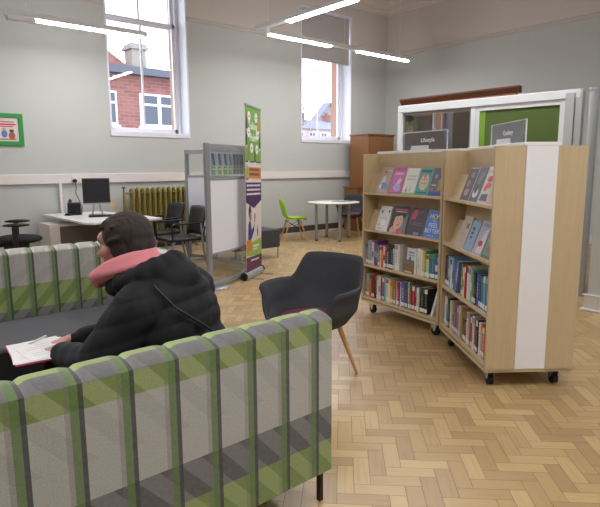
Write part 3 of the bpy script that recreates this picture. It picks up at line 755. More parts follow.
mb = MB(); mb.box(1.12, .015, .12, 1.17, .075, 2.13); mb.box(2.10, .015, .12, 2.16, .075, 2.13); mb.box(1.17, .015, 2.075, 2.10, .075, 2.13); mb.build('panel_frame', FRW, pt, bevel=.004)
mb = MB(); mb.cyl((2.43, .05, 0), (2.43, .05, 2.20), .052, n=28); mb.cyl((2.43, .05, 2.20), (2.43, .05, 2.225), .058, n=28); mb.cyl((2.43, .05, 2.12), (2.43, .05, 2.15), .0535, n=28); mb.build('round_post', mat('column_grey', (.66, .67, .67), .35, .2), pt)
mb = MB(); mb.box(.10, .052, 2.02, .14, .07, 2.13); mb.ell((.15, .09, 2.05), (.05, .04, .045)); 
dc = mb.build('dome_camera', mat('camera_black', (.10, .10, .10), .3)); dc.matrix_world = TR(P0.x, P0.y, 0) @ rotm(math.degrees(ang)) ; tag(dc, 'small dark dome sensor at the top left inside the partition glass', 'sensor')
# tall dark bookcase with cornice behind the partition
cs = thing('wooden_screen', 'tall dark red-brown wooden screen with cornice showing above the partition', 'screen', (7.0, 3.72, 0))
mb = MB(); mb.prism([(0, 2.37), (.05, 2.37), (.05, 2.46), (-.05, 2.46), (-.05, 2.44), (-.02, 2.40)], 0, 1.96, 0, Matrix(((1, 0, 0, 0), (0, 0, 1, 0), (0, 1, 0, 0), (0, 0, 0, 1)))); mb.build('cornice', DARKW, cs)
mb = MB(); mb.box(0, .05, 2.18, .05, 1.92, 2.37); mb.build('frieze_board', wood('orange_brown_wood', (.50, .36, .22), (1.5, 1.5, 14), .2), cs)
for y0_, y1_ in ((.05, .15), (1.2, 1.3), (1.82, 1.92)):
    mb = MB(); mb.box(0, y0_, 0, .05, y1_, 2.18); mb.build('upright', MATS['orange_brown_wood'], cs)
for y0_, y1_ in ((.15, 1.2), (1.3, 1.82)):
    mb = MB(); mb.box(.01, y0_, 0, .04, y1_, 2.18); mb.build('panel', mat('shade_darkened_wood', (.27, .20, .15), .5, var=.2), cs)  # added panels, coloured dark so the space behind the glass looks unlit

# ------------------------------------------------------------------ plaid sofas
def plaid(name, phase, bands, top=None, sgn=1):
    """woven plaid: vertical stripes every .155 m, horizontal bands [(z0, colA, colB)] from the bottom up, diagonals inside a band"""
    m = bpy.data.materials.new(name); m.use_nodes = True; t = NT(m); g, x, y, z = t.coords()
    P = .155
    u = t.math('MULTIPLY', t.math('FRACT', t.math('DIVIDE', t.math('ADD', x, phase), P)), P)
    dg = t.math('LESS_THAN', t.math('FRACT', t.math('DIVIDE', t.math('ADD', x, t.math('MULTIPLY', z, .9*sgn)), P)), .52)
    col = None
    for z0, a, b in bands:
        c = t.mix(dg, lin(a), lin(b)) if a != b else lin(a)
        if col is None: col = c if not isinstance(c, tuple) else t.mix(0.0, c, c)
        else: col = t.mix(t.math('GREATER_THAN', z, z0), col, c)
    if top:
        tc = t.mix(t.math('GREATER_THAN', y, top[3]), t.mix(dg, lin(top[1]), lin(tuple(k*1.12 for k in top[1]))), t.mix(dg, lin(top[2]), lin(tuple(min(1, k*1.1) for k in top[2]))))
        col = t.mix(t.math('GREATER_THAN', z, top[0]), col, tc)
    def band(a, b): return t.math('MULTIPLY', t.math('GREATER_THAN', u, a), t.math('LESS_THAN', u, b))
    col = t.mix(t.math('MULTIPLY', band(P-.016, P), .38), col, lin((.42, .41, .38)))
    col = t.mix(t.math('MULTIPLY', band(0, .025), .86), col, lin((.33, .46, .09)))
    col = t.mix(t.math('MULTIPLY', band(.025, .040), .93), col, lin((.14, .14, .14)))
    n = t.noise(g, 210, 5); n2 = t.noise(g, 60, 4)
    col = t.mix(t.math('MULTIPLY', t.math('SUBTRACT', n, .30), 1.5), col, t.mix(.5, col, (.05, .05, .05)))
    col = t.mix(t.math('MULTIPLY', n2, .13), col, t.mix(.6, col, (1, 1, 1), 'MIX'))
    t.base(col); t.bump(n, .25, .004)
    p = m.node_tree.nodes['Principled BSDF']; p.inputs['Roughness'].default_value = .95; p.inputs['Sheen Weight'].default_value = .25
    return m
LGR = (.72, .71, .67); GRN = (.46, .55, .19); GRN2 = (.58, .64, .35); DRK = (.31, .31, .305); MID = (.46, .455, .44); MID2 = (.685, .675, .64)
PL_NEAR = plaid('plaid_outer', .112, [(0, GRN, GRN2), (.294, DRK, MID), (.437, LGR, LGR), (.56, MID2, LGR), (.728, GRN, (.60, .65, .38))], top=(.8065, (.385, .38, .37), (.58, .65, .34), .070))
PL_FAR = plaid('plaid_inner', .130, [(0, DRK, MID), (.455, GRN, GRN2), (.625, MID2, LGR), (.74, LGR, LGR)], top=(.845, (.74, .73, .69), (.72, .71, .68), .3), sgn=-1)
FELTG = mat('grey_seat_felt', (.37, .37, .38), .95, var=.2, vscale=150, bump=.15)
SLEG = mat('dark_bronze_leg', (.23, .19, .14), .35, .6)
def back_mesh(L, zt, th, flip=False, z0=.15, puff=.013, phase=0):
    """upholstered back, x from -L to 0, y from 0 to th; channelled top"""
    mb = MB(); rows = []; n = int(L/.0155)
    prof = [(0, z0), (0, .3), (0, .5), (0, zt-.006), (.0, zt+.002), (.008, zt+.008), (.03, zt+.018), (.06, zt+.026), (.10, zt+.028), (.135, zt+.018), (th-.025, zt), (th-.006, zt-.03), (th, zt-.06), (th, .5), (th, z0)]
    for i in range(n+1):
        x = -L + L*i/n; u = ((x+phase)/.155) % 1.0; d = abs(((u-.26+.5) % 1)-.5)*2   # 0 at the seam
        s = min(1, d*2.6); s = s*(2-s)
        r = []
        for (y, z) in prof:
            tz = z; ty = y
            if z > zt-.01: tz = z - (puff*min(1, y/.05) if not flip else puff)*(1-s)
            elif not flip and y == 0 and z > .2: ty = y
            if flip and y == 0 and z > .2: ty = y + .012*(1-s) - .006
            if not flip and y == th: ty = y - .01*(1-s)
            r.append(Vector((x, ty, tz)))
        rows.append(r)
    m = len(prof); vs = [p for r in rows for p in r]; fs = []
    for i in range(n):
        for k_ in range(m): fs.append((i*m+k_, i*m+(k_+1) % m, (i+1)*m+(k_+1) % m, (i+1)*m+k_))
    mb.add(vs, fs, 0, None, True); mb.add(vs, [tuple(range(m)), tuple(range(n*m, n*m+m))[::-1]])
    return mb
s1 = thing('sofa', 'near sofa in green and grey plaid, seen from behind across the photo\'s lower left', 'sofa', (1.50, 1.55, 0))
o = back_mesh(1.95, .805, .19, phase=.112).build('backrest', PL_NEAR, s1); o.data.set_sharp_from_angle(angle=R(50))
mb = MB(); mb.box(-1.95, .165, .27, 0, .80, .42); mb.build('seat_cushion', FELTG, s1, bevel=.02, seg=3)
mb = MB(); mb.box(-1.94, .165, .15, -.01, .78, .27); mb.build('seat_base', FELTG, s1, bevel=.01)
for x, y in ((-.03, .04), (-.03, .72), (-1.9, .04), (-1.9, .72)):
    mb = MB(); mb.box(x-.011, y-.011, 0, x+.011, y+.011, .155); mb.build('leg', SLEG, s1, bevel=.003)
s2 = thing('sofa', 'far sofa facing the camera with grey seat, beyond the reading person', 'sofa', (1.90, 4.05, 0))
back_mesh(2.3, .845, .18, flip=True, phase=.130).build('backrest', PL_FAR, s2)
mb = MB(); mb.box(-2.3, -.62, .355, -.165, .01, .395); mb.build('seat_cushion', FELTG, s2, bevel=.02, seg=3)
mb = MB(); mb.box(-2.29, -.615, .15, -.18, .0, .355); mb.build('seat_base', mat('dark_base_felt', (.07, .07, .075), .95), s2, bevel=.01)
ARMP = plaid('plaid_arm', .03, [(0, DRK, MID), (.38, GRN, GRN2), (.77, LGR, LGR)], top=(.80, LGR, LGR, 9))
mb = MB(); mb.box(-.175, -.58, .15, 0, 0.01, .815); mb.build('armrest', ARMP, s2, bevel=.02, seg=3)
for x, y in ((-.05, -.54), (-.05, .12), (-2.25, -.54), (-2.25, .12)):
    mb = MB(); mb.box(x-.022, y-.022, 0, x+.022, y+.022, .155); mb.build('leg', SLEG, s2, bevel=.003)

# ------------------------------------------------------------------ mobile bookcases
SH = [.165, .485, .83, 1.18]
def bookcase(label, loc, rz, L):
    t = thing('bookcase', label, 'bookcase', (*loc, 0), rz, 'mobile oak bookcases')
    for y0, y1 in ((0, .19), (.385, .575)):
        for x0 in (0, L-.022):
            mb = MB(); mb.box(x0, y0, .115, x0+.022, y1, 1.54); mb.build('side_panel', OAK, t, bevel=.0015, seg=1)
        yb = .172 if y0 == 0 else .385
        mb = MB(); mb.box(.022, yb, .14, L-.022, yb+.018, 1.54); mb.build('back_panel', OAK, t)
        for z in SH:
            mb = MB(); mb.box(.022, y0+(.004 if y0 == 0 else .018), z-.022, L-.022, y1-(.018 if y0 == 0 else .004), z); mb.build('shelf', OAKH, t, bevel=.0015, seg=1)
    for z in SH[2:]:
        mb = MB(); mb.prism([(.060, 0), (.065, 0), (.127, .18), (.122, .18)], .024, L-.024, 0, TR(0, 0, z) @ Matrix(((0, 0, 1, 0), (1, 0, 0, 0), (0, 1, 0, 0), (0, 0, 0, 1)))); mb.build('display_slope', OAKH, t)
    mb = MB(); mb.box(.0, .0, .112, L, .575, .134); mb.build('base_board', OAKH, t, bevel=.0015, seg=1)
    for x0 in (-.006, L-.018):
        mb = MB(); mb.box(x0, .19, .135, x0+.024, .385, 1.54); mb.build('white_end_panel', WLAM, t, bevel=.001, seg=1)
    mb = MB(); mb.box(-.008, .175, 1.54, L+.008, .40, 1.562); mb.build('white_top', WLAM, t, bevel=.002, seg=1)
    for i, (x, y) in enumerate(((.10, .07), (L-.09, .07), (.10, .50), (L-.09, .50))):
        mb = MB(); mb.box(x-.03, y-.03, .104, x+.03, y+.03, .112)
        mb.prism([(-.03, .108), (.03, .108), (.012, .04), (-.012, .032)], y-.022, y-.018, 0, TR(x, 0, 0) @ Matrix(((1, 0, 0, 0), (0, 0, 1, 0), (0, 1, 0, 0), (0, 0, 0, 1))))
        mb.prism([(-.03, .108), (.03, .108), (.012, .04), (-.012, .032)], y+.018, y+.022, 0, TR(x, 0, 0) @ Matrix(((1, 0, 0, 0), (0, 0, 1, 0), (0, 1, 0, 0), (0, 0, 0, 1))))
        c = mb.build('caster', CHROME, t)
        mb = MB(); mb.cyl((x, y-.015, .038), (x, y+.015, .038), .038, n=24); mb.build('wheel', BLACKR, c, bevel=.004)
        mb = MB(); mb.box(x-.045, y-.02, .055, x-.025, y+.02, .085, 0); mb.build('brake_pedal', CHROME, c, bevel=.004)
    return t
B1 = bookcase('left oak bookcase on castors under the Lifestyle sign', (3.897, 3.607), math.atan2(-.985, -.17), 1.04)
B2 = bookcase('right oak bookcase with the white end panel, angled toward the camera', (3.665, 2.532), math.atan2(-.7885, -.615), .98)
bpy.context.view_layer.update()
PAGE = mat('page_block', (.86, .83, .76), .8, var=.08, vscale=200)
LABEL = mat('spine_label_white', (.92, .92, .90), .6)
def cmat(c): return mat('cover_%02x%02x%02x' % tuple(int(k*255) for k in c), c, .45)
N = dict(lav=(.60, .58, .74), blue=(.24, .40, .68), lblue=(.50, .68, .82), grey=(.62, .62, .60), dgrey=(.27, .28, .30), white=(.88, .87, .85), cream=(.88, .83, .66), purple=(.52, .26, .55), teal=(.14, .48, .56), olive=(.52, .56, .25), orange=(.87, .38, .20), crimson=(.62, .12, .22), dgreen=(.14, .30, .18), navy=(.14, .18, .32), yellow=(.82, .76, .22), green=(.30, .58, .36), red=(.76, .16, .17), pink=(.84, .42, .52), magenta=(.80, .14, .42), brown=(.40, .28, .22), black=(.10, .10, .11), tan=(.74, .60, .42), peri=(.38, .44, .70), mint=(.52, .72, .62), mauve=(.52, .40, .50), gold=(.86, .64, .22))
NAMES = dict(lav='lavender', blue='blue', lblue='pale blue', grey='grey', dgrey='dark grey', white='white', cream='cream', purple='purple', teal='teal', olive='olive green', orange='orange', crimson='crimson', dgreen='dark green', navy='navy', yellow='yellow', green='green', red='red', pink='pink', magenta='magenta', brown='brown', black='black', tan='tan', peri='periwinkle blue', mint='mint green', mauve='mauve', gold='golden')
def book(U, x, z, th, h, dep, col, band, lean, label, group, y0=.022, rng=rnd):
    """spine-out book standing on the shelf of bookcase U"""
    mb = MB(); c = cmat(N[col]); b = cmat(N[band])
    mb.box(0, 0, 0, th, .003, h, 0); mb.box(0, .003, 0, .0025, dep, h, 0); mb.box(th-.0025, .003, 0, th, dep, h, 0)
    k = rng.random()
    if k < .45: mb.box(.0, -.0006, h*.80, th, 0, h*.97, 1)
    elif k < .7: mb.box(.0, -.0006, h*.35, th, 0, h*.6, 1)
    # spine lettering as little strokes
    zz = h*.30
    if rng.random() < .3: zz = h
    while zz < h*.72:
        l = rng.uniform(.006, .016); mb.box(th*.40, -.0009, zz, th*.60, 0, zz+l, 2); zz += l+.008
    o = mb.build('book', [c, b, cmat(N['grey'] if sum(N[col]) < 1.2 else (N['white'] if sum(N[col]) < 1.9 else (.50, .49, .50)))])
    pg = MB(); pg.box(.0025, .004, .003, th-.0025, dep-.003, h-.003); pg = pg.build('page_block', PAGE, o)
    if rng.random() < .85:
        sl = MB(); sl.box(.0008, -.0012, .012, th-.0008, 0, .045); sl = sl.build('spine_label', LABEL, o)
    o.matrix_world = U.matrix_world @ TR(x, y0, z) @ Matrix.Rotation(R(lean), 4, 'Y')
    tag(o, label, 'book', group); return o
used_labels = set()
def fill_row(U, z, L, spec, rowname, group, x0=.026, seed=1):
    """spec: (colour, band colour, thickness, height[, lean])"""
    rg = random.Random(seed); tot = sum(s[2] for s in spec); gap = max(.0006, (L-.026-x0-tot)/len(spec)) if True else 0
    x = x0
    for i, s in enumerate(spec):
        col, band, th, h = s[:4]; lean = s[4] if len(s) > 4 else 0
        prev = NAMES[spec[i-1][0]] if i else None
        adj = 'thick' if th > .033 else ('slim' if th < .022 else '')
        lb = ('%s %s book right of the %s one, %s' % (adj, NAMES[col], prev, rowname)).strip() if prev else ('%s book at the left end of the %s' % (NAMES[col], rowname))
        if lb in used_labels: lb = ('%s %s book, %s from the left in the %s' % (adj, NAMES[col], (ords+['%d' % k for k in range(21, 60)])[i] if i < 20 else 'twenty-'+ords[i-20], rowname)).strip()
        used_labels.add(lb)
        xx = x
        if lean > 0: pass
        if lean < 0: xx = x
        dep = rg.uniform(.128, .145)
        book(U, xx, z+.0004, th, h, dep, col, band, lean, lb, group, y0=.022+rg.uniform(0, .008), rng=rg)
        x += th+gap
def hs(lst): return lst
row13 = [('lav','blue',.018,.20),('blue','white',.018,.195),('grey','white',.030,.232),('grey','dgrey',.024,.235),('white','green',.022,.22),('purple','lav',.036,.237),('teal','lblue',.026,.205),('olive','white',.016,.20),('white','blue',.022,.20),('orange','red',.030,.205),('white','teal',.020,.20),('crimson','pink',.022,.205),('olive','dgreen',.020,.20),('navy','dgrey',.034,.23),('dgrey','black',.028,.23),('mint','white',.014,.20),('white','grey',.048,.240),('white','grey',.020,.242)]
fill_row(B1, SH[1], .545, row13, 'upper row, left bookcase', 'upper row of books, left bookcase', seed=3)
row13b = [('white','cream',.022,.232),('white','brown',.040,.236),('white','grey',.024,.23),('yellow','white',.024,.225),('green','olive',.018,.225),('white','red',.024,.20),('green','white',.014,.20),('teal','green',.052,.212),('blue','white',.026,.208),('lblue','white',.020,.20)]
row13b_x = .715
fill_row(B1, SH[1], 1.04, row13b, 'upper row end, left bookcase', 'upper row of books, left bookcase', x0=row13b_x, seed=4)
row14 = [('mauve','black',.022,.225),('mint','grey',.034,.225),('orange','brown',.028,.225),('dgreen','white',.016,.215),('crimson','dgrey',.018,.22),('navy','blue',.026,.215),('cream','gold',.024,.23),('white','grey',.024,.225),('red','lav',.014,.22),('blue','white',.024,.225),('mint','white',.022,.235),('white','red',.032,.225),('white','cream',.022,.215),('yellow','orange',.022,.205),('orange','yellow',.012,.205),('olive','lblue',.026,.20),('white','grey',.016,.22,2),('magenta','crimson',.024,.22,-2),('white','lav',.018,.22),('blue','gold',.046,.232,-2),('brown','tan',.026,.235,-2),('mint','grey',.026,.24,-2),('crimson','brown',.018,.215),('red','white',.030,.222),('blue','navy',.020,.215),('cream','white',.028,.216),('black','dgrey',.055,.225),('black','white',.034,.222)]
fill_row(B1, SH[0], .915, row14, 'bottom row, left bookcase', 'bottom row of books, left bookcase', seed=5)
book(B1, .925, SH[0]+.0006, .022, .235, .14, 'white', 'grey', 17, 'white book leaning to the right against the end of the bottom row, left bookcase', 'bottom row of books, left bookcase')
row23 = [('dgrey','black',.040,.235),('dgrey','brown',.030,.228),('lblue','white',.030,.245),('white','dgreen',.030,.235),('lblue','blue',.022,.240)]
fill_row(B2, SH[1], .25, row23, 'upper row, right bookcase', 'upper row of books, right bookcase', seed=6)
book(B2, .30, SH[1]+.012, .040, .245, .15, 'peri', 'lav', 12, 'big periwinkle blue book leaning in the right bookcase\'s upper row', 'upper row of books, right bookcase', y0=.012)
row23b = [('olive','yellow',.026,.235),('white','grey',.024,.215),('red','white',.020,.235),('white','crimson',.030,.240),('white','blue',.024,.235),('mint','white',.028,.23),('green','olive',.026,.225),('black','brown',.030,.225),('blue','navy',.030,.222),('navy','blue',.026,.225),('teal','green',.034,.22),('lblue','white',.028,.232),('teal','mint',.030,.235),('blue','lblue',.03,.23)]
fill_row(B2, SH[1], .98, row23b, 'upper row end, right bookcase', 'upper row of books, right bookcase', x0=.41, seed=7)
row24 = [('grey','brown',.026,.225),('white','blue',.024,.235),('lblue','white',.026,.225),('navy','teal',.030,.24),('cream','white',.028,.225),('yellow','cream',.020,.21),('lav','purple',.030,.222),('purple','mauve',.026,.228),('mauve','brown',.030,.225),('lav','white',.024,.225),('cream','gold',.032,.240),('tan','brown',.030,.238),('dgreen','olive',.044,.165),('orange','crimson',.020,.15),('white','grey',.028,.235),('grey','mauve',.030,.236),('red','white',.024,.225),('white','lav',.030,.235),('crimson','black',.026,.225),('black','white',.034,.235),('white','red',.026,.225),('grey','orange',.028,.23),('orange','cream',.032,.215),('white','crimson',.026,.225)]
fill_row(B2, SH[0], .955, row24, 'bottom row, right bookcase', 'bottom row of books, right bookcase', seed=8)

def display_book(U, x, z, W_, H_, base, shapes, label, group, lean=19.5, y0=.024, side=None, z_off=0, thick=.014):
    mb = MB(); c = cmat(base); mb.box(0, 0, 0, W_, .0015, H_, 0); mb.box(0, thick-.0015, 0, W_, thick, H_, 0); mb.box(0, .0015, 0, .002, thick-.0015, H_, 0)
    o = mb.build('book', c)
    pg = MB(); pg.box(.002, .0015, .002, W_-.002, thick-.0015, H_-.002); pg.build('page_block', PAGE, o)
    cols = []; am = MB(); lay = 0
    for s in shapes:
        if s[0] == 't':
            text('cover_title', s[1], s[4]*W_, cmat(s[5]), o, TR(s[2]*W_, -.0012-.0001*lay, s[3]*H_) @ BT @ Matrix.Rotation(R(s[6]) if len(s) > 6 else 0, 4, 'Z'), ext=.0002); lay += 1; continue
        colr = s[-1]
        if colr not in cols: cols.append(colr)
        mi = cols.index(colr); y = -.0004-.00012*lay; lay += 1
        if s[0] == 'r': am.box(s[1]*W_, y, s[2]*H_, s[3]*W_, 0, s[4]*H_, mi)
        if s[0] == 'd': disc(am, s[1]*W_, s[2]*H_, s[3]*W_, s[4]*H_, y, mi, 20)
        if s[0] == 'p': am.add([(px_*W_, y, pz*H_) for px_, pz in s[1]], [tuple(range(len(s[1])))], mi)
        if s[0] == 's':   # illegible print strokes
            xx = s[1]
            q = random.Random(int(s[2]*1000))
            while xx < s[3]:
                w_ = q.uniform(.04, .10); am.box(xx*W_, y, s[2]*H_, min(xx+w_, s[3])*W_, 0, s[4]*H_, mi); xx += w_+.03
    if am.v: am.build('cover_art', [cmat(k) for k in cols], o)
    o.matrix_world = U.matrix_world @ TR(x, y0, z+.0005+z_off) @ Matrix.Rotation(R(-lean), 4, 'X')
    tag(o, label, 'book', group); return o
g1 = 'face-out books on the top shelf, left bookcase'; g2 = 'face-out books on the second shelf, left bookcase'
skin = (.80, .60, .50); brn = (.30, .20, .17)
display_book(B1, .165, SH[3], .165, .248, (.66, .58, .53), [('d', .42, .75, .12, .10, brn), ('d', .42, .72, .08, .075, skin), ('p', [(.22, .35), (.62, .35), (.55, .60), (.42, .66), (.28, .60)], (.86, .74, .72)), ('d', .50, .30, .26, .12, (.34, .50, .72)), ('d', .25, .25, .10, .10, (.84, .84, .88)), ('s', .55, .86, .92, .9, (.80, .76, .74)), ('s', .5, .5, .92, .53, (.80, .72, .70)), ('r', .1, .05, .9, .10, (.76, .66, .62))], 'tan face-out book with a seated woman on its cover, top shelf of the left bookcase', g1)
display_book(B1, .345, SH[3], .160, .250, (.76, .38, .60), [('r', 0, .86, 1, .97, (.68, .25, .50)), ('s', .15, .70, .85, .80, (.90, .66, .80)), ('p', [(.25, .2), (.65, .62), (.85, .5), (.5, .12)], (.86, .70, .84)), ('d', .6, .22, .28, .14, (.66, .62, .84)), ('r', 0, 0, 1, .05, (.66, .20, .48))], 'bright pink face-out book, second from left on the left bookcase\'s top shelf', g1)
display_book(B1, .520, SH[3], .160, .238, (.84, .84, .80), [('r', 0, 0, 1, .07, (.55, .74, .38)), ('s', .25, .68, .8, .72, (.60, .60, .58)), ('s', .2, .55, .85, .60, (.62, .66, .60)), ('d', .15, .7, .03, .02, (.85, .3, .4)), ('p', [(.22, .1), (.38, .1), (.34, .22), (.26, .22)], (.82, .30, .38)), ('d', .32, .25, .07, .045, (.88, .80, .25)), ('p', [(.5, .12), (.68, .12), (.62, .32), (.56, .32)], (.60, .78, .72))], 'white face-out book with small figures on a green strip, middle of the left top shelf', g1)
display_book(B1, .690, SH[3], .150, .238, (.30, .62, .56), [('r', .1, .84, .9, .94, (.14, .40, .38)), ('d', .5, .48, .36, .30, (.82, .72, .60)), ('d', .48, .72, .12, .10, (.80, .48, .40)), ('s', .25, .40, .75, .46, (.45, .62, .55)), ('s', .25, .56, .75, .60, (.60, .50, .45)), ('r', .1, .06, .9, .12, (.16, .42, .40))], 'teal face-out book with a cream oval, fourth on the left bookcase\'s top shelf', g1)
display_book(B1, .845, SH[3], .155, .240, (.42, .38, .44), [('r', 0, 0, 1, .13, (.24, .30, .56)), ('p', [(.55, .2), (.8, .2), (.9, .42), (.75, .46), (.66, .60), (.52, .55), (.6, .38)], (.70, .58, .24)), ('d', .7, .75, .14, .12, (.26, .24, .28)), ('d', .3, .7, .12, .08, (.60, .56, .60)), ('r', .1, .36, .45, .40, (.76, .74, .78)), ('d', .2, .22, .1, .07, (.60, .45, .42))], 'dark grey face-out book with a gold figure, at the top shelf\'s right end, left bookcase', g1)
display_book(B1, .165, SH[2], .160, .236, (.84, .84, .82), [('p', [(.1, .78), (.35, .86), (.28, .66)], (.45, .58, .42)), ('d', .82, .80, .08, .06, (.32, .44, .66)), ('s', .2, .5, .8, .54, (.70, .74, .78)), ('d', .2, .25, .07, .07, (.66, .72, .46)), ('s', .1, .08, .5, .11, (.55, .55, .5)), ('d', .55, .32, .2, .1, (.90, .90, .92))], 'white face-out book with small leaf motifs, left end of the second shelf, left bookcase', g2)
display_book(B1, .350, SH[2], .205, .250, (.17, .12, .16), [('p', [(.62, .0), (1, 0), (1, .75), (.8, .5)], (.40, .48, .50)), ('p', [(.05, 0), (.55, 0), (.5, .24), (.3, .3), (.08, .15)], (.78, .58, .56)), ('d', .50, .42, .29, .30, (.84, .66, .57)), ('p', [(.14, .45), (.12, .72), (.4, .86), (.76, .82), (.86, .6), (.80, .45), (.76, .62), (.62, .66), (.45, .62), (.26, .60), (.2, .3)], (.15, .10, .12)), ('d', .40, .52, .045, .014, brn), ('d', .63, .52, .045, .014, brn), ('d', .52, .30, .09, .025, (.72, .25, .33)), ('p', [(.50, .46), (.53, .38), (.56, .38)], (.74, .54, .46)), ('r', .1, .83, .95, .90, (.74, .22, .40)), ('s', .2, .77, .9, .80, (.90, .86, .88)), ('d', .74, .06, .16, .09, (.88, .26, .42))], 'face-out book with a smiling dark-fringed woman filling its cover, second shelf', g2)
display_book(B1, .585, SH[2], .190, .248, (.27, .20, .26), [('p', [(.1, .58), (.4, .58), (.42, .7), (.5, .76), (.45, .92), (.2, .9), (.12, .75)], (.72, .22, .28)), ('p', [(.55, .72), (.9, .9), (.85, .96), (.5, .84)], (.22, .36, .26)), ('s', .3, .44, .9, .46, (.55, .50, .58)), ('s', .3, .37, .9, .39, (.55, .50, .58)), ('r', .5, .03, .85, .12, (.46, .50, .70))], 'dark purple face-out book with red shape on its cover, second shelf of left bookcase', g2)
display_book(B1, .800, SH[2], .185, .240, (.30, .48, .76), [('t', 'H  W', .5, .77, .30, (.90, .92, .95)), ('d', .50, .77, .12, .09, (.88, .72, .22)), ('d', .50, .77, .06, .045, (.30, .20, .16)), ('t', 'TO', .5, .60, .16, (.86, .90, .95)), ('t', 'FEEL', .5, .44, .30, (.86, .90, .95)), ('t', 'BETTER', .5, .24, .27, (.86, .90, .95)), ('s', .3, .06, .7, .09, (.7, .78, .9))], 'blue face-out book with a sunflower reading HOW TO FEEL BETTER, second shelf', g2)
g3 = 'face-out books on the top shelf, right bookcase'; g4 = 'face-out books on the second shelf, right bookcase'
display_book(B2, .300, SH[3], .165, .252, (.36, .29, .29), [('d', .55, .75, .22, .09, (.55, .45, .42)), ('d', .40, .50, .22, .10, (.58, .48, .46)), ('d', .5, .24, .26, .11, (.66, .56, .55)), ('r', 0, .93, 1, .97, (.6, .6, .66))], 'brown face-out book with three round dishes, left of the right bookcase\'s top shelf', g3)
display_book(B2, .475, SH[3], .160, .245, (.32, .33, .38), [('p', [(.2, .55), (.5, .5), (.85, .78), (.7, .9), (.4, .8)], (.50, .40, .36)), ('d', .5, .25, .3, .14, (.80, .78, .78)), ('d', .45, .35, .15, .12, (.24, .20, .18)), ('r', 0, 0, .06, 1, (.62, .66, .78))], 'slate face-out book with a white plate of food, right bookcase\'s top shelf', g3)
display_book(B2, .645, SH[3], .165, .250, (.76, .76, .70), [('r', .1, .82, .9, .92, (.80, .62, .60)), ('d', .5, .66, .26, .09, (.80, .24, .20)), ('d', .55, .48, .3, .08, (.84, .30, .24)), ('d', .35, .40, .16, .08, (.80, .34, .28)), ('p', [(.1, .06), (.9, .06), (.8, .26), (.2, .24)], (.36, .32, .38))], 'pale face-out book with red food on its cover, right bookcase\'s top shelf', g3)
display_book(B2, .810, SH[3], .145, .250, (.80, .66, .62), [('d', .5, .6, .3, .2, (.86, .70, .50)), ('d', .5, .3, .25, .14, (.50, .42, .60)), ('r', .1, .85, .9, .93, (.72, .50, .60))], 'pinkish face-out book partly hidden by the end panel, right bookcase\'s top shelf', g3)
display_book(B2, .235, SH[2], .170, .240, (.76, .68, .62), [('r', .5, .62, .85, .78, (.45, .50, .40)), ('s', .3, .42, .8, .45, (.62, .56, .52)), ('s', .3, .2, .8, .23, (.66, .6, .56))], 'beige face-out book with a small dark square, second shelf of the right bookcase', g4)
display_book(B2, .42, SH[2], .15, .225, (.56, .66, .76), [('d', .4, .72, .18, .06, (.26, .32, .42)), ('d', .4, .58, .16, .05, (.26, .32, .42)), ('d', .4, .44, .14, .05, (.30, .36, .46))], 'pale blue face-out book with dark spots, second shelf of the right bookcase', g4)
display_book(B2, .585, SH[2], .165, .236, (.70, .66, .72), [('p', [(.3, .05), (.9, .05), (.95, .85), (.6, .7)], (.84, .80, .82)), ('d', .55, .34, .22, .09, (.66, .22, .30)), ('r', .2, .84, .9, .93, (.55, .55, .66))], 'lilac and white face-out book with a red blot, second shelf of the right bookcase', g4)
display_book(B2, .765, SH[2], .185, .238, (.44, .58, .52), [('d', .6, .68, .28, .09, (.82, .26, .38)), ('d', .5, .50, .34, .07, (.86, .74, .78)), ('d', .55, .28, .30, .12, (.84, .24, .34)), ('r', 0, 0, 1, .08, (.34, .46, .36))], 'green face-out book with big pink lettering, right end of the second shelf, right bookcase', g4)
# the half turned book standing in the upper row of the left bookcase
display_book(B1, .565, SH[1], .150, .232, (.52, .46, .42), [('r', .22, .52, .98, .98, (.80, .84, .86)), ('s', .35, .78, .9, .84, (.45, .48, .52)), ('s', .35, .68, .9, .72, (.5, .52, .56)), ('d', .5, .5, .1, .16, (.36, .46, .60)), ('p', [(.05, .12), (.95, .12), (.9, .34), (.1, .34)], (.55, .42, .24)), ('r', .1, .03, .7, .08, (.86, .84, .82))], 'brown and white book with its cover turned outward in the upper spine-out row', 'upper row of books, left bookcase', lean=5, y0=.03, thick=.03)

# acrylic signs on top ----------------------------------------------------
def sign(U, x, W_, H_, word, panel, label, tx, y=.26, rz=0, size=.052):
    t = thing('shelf_sign', label, 'sign', group='acrylic shelf signs'); t.matrix_world = U.matrix_world @ TR(x, y, 1.5625) @ rotm(rz)
    mb = MB(); mb.box(0, 0, 0.006, W_, .004, H_); mb.build('acrylic_sheet', ACRYL, t)
    mb = MB(); mb.box(.035, -.001, .012, W_-.035, 0, H_-.008); ip = mb.build('insert', panel, t)
    mb = MB(); mb.box(.0, -.002, 0.006, .006, .006, H_); mb.box(W_-.006, -.002, .006, W_, .006, H_); mb.box(0, -.002, H_-.004, W_, .006, H_+.001); mb.build('polished_edge', mat('acrylic_edge', (.80, .82, .84), .25), t)
    mb = MB()
    for k_ in range(7): mb.box(.010, -.0015, .02+k_*(H_-.03)/7, .028, -.0005, .02+(k_+.5)*(H_-.03)/7)
    mb.build('logo_strip', mat('logo_grey_blue', (.52, .54, .60), .5), t)
    mb = MB(); mb.box(.13, -.03, 0, .13+.22, .035, .008); mb.box(.13, -.012, 0, .13+.22, -.004, .042); mb.build('sign_foot', WHITEP, t, bevel=.002)
    text('sign_lettering', word, size, mat('sign_text_white', (.92, .92, .92), .5), ip, TR(tx, -.0012, H_*.53) @ BT, bold=.001)
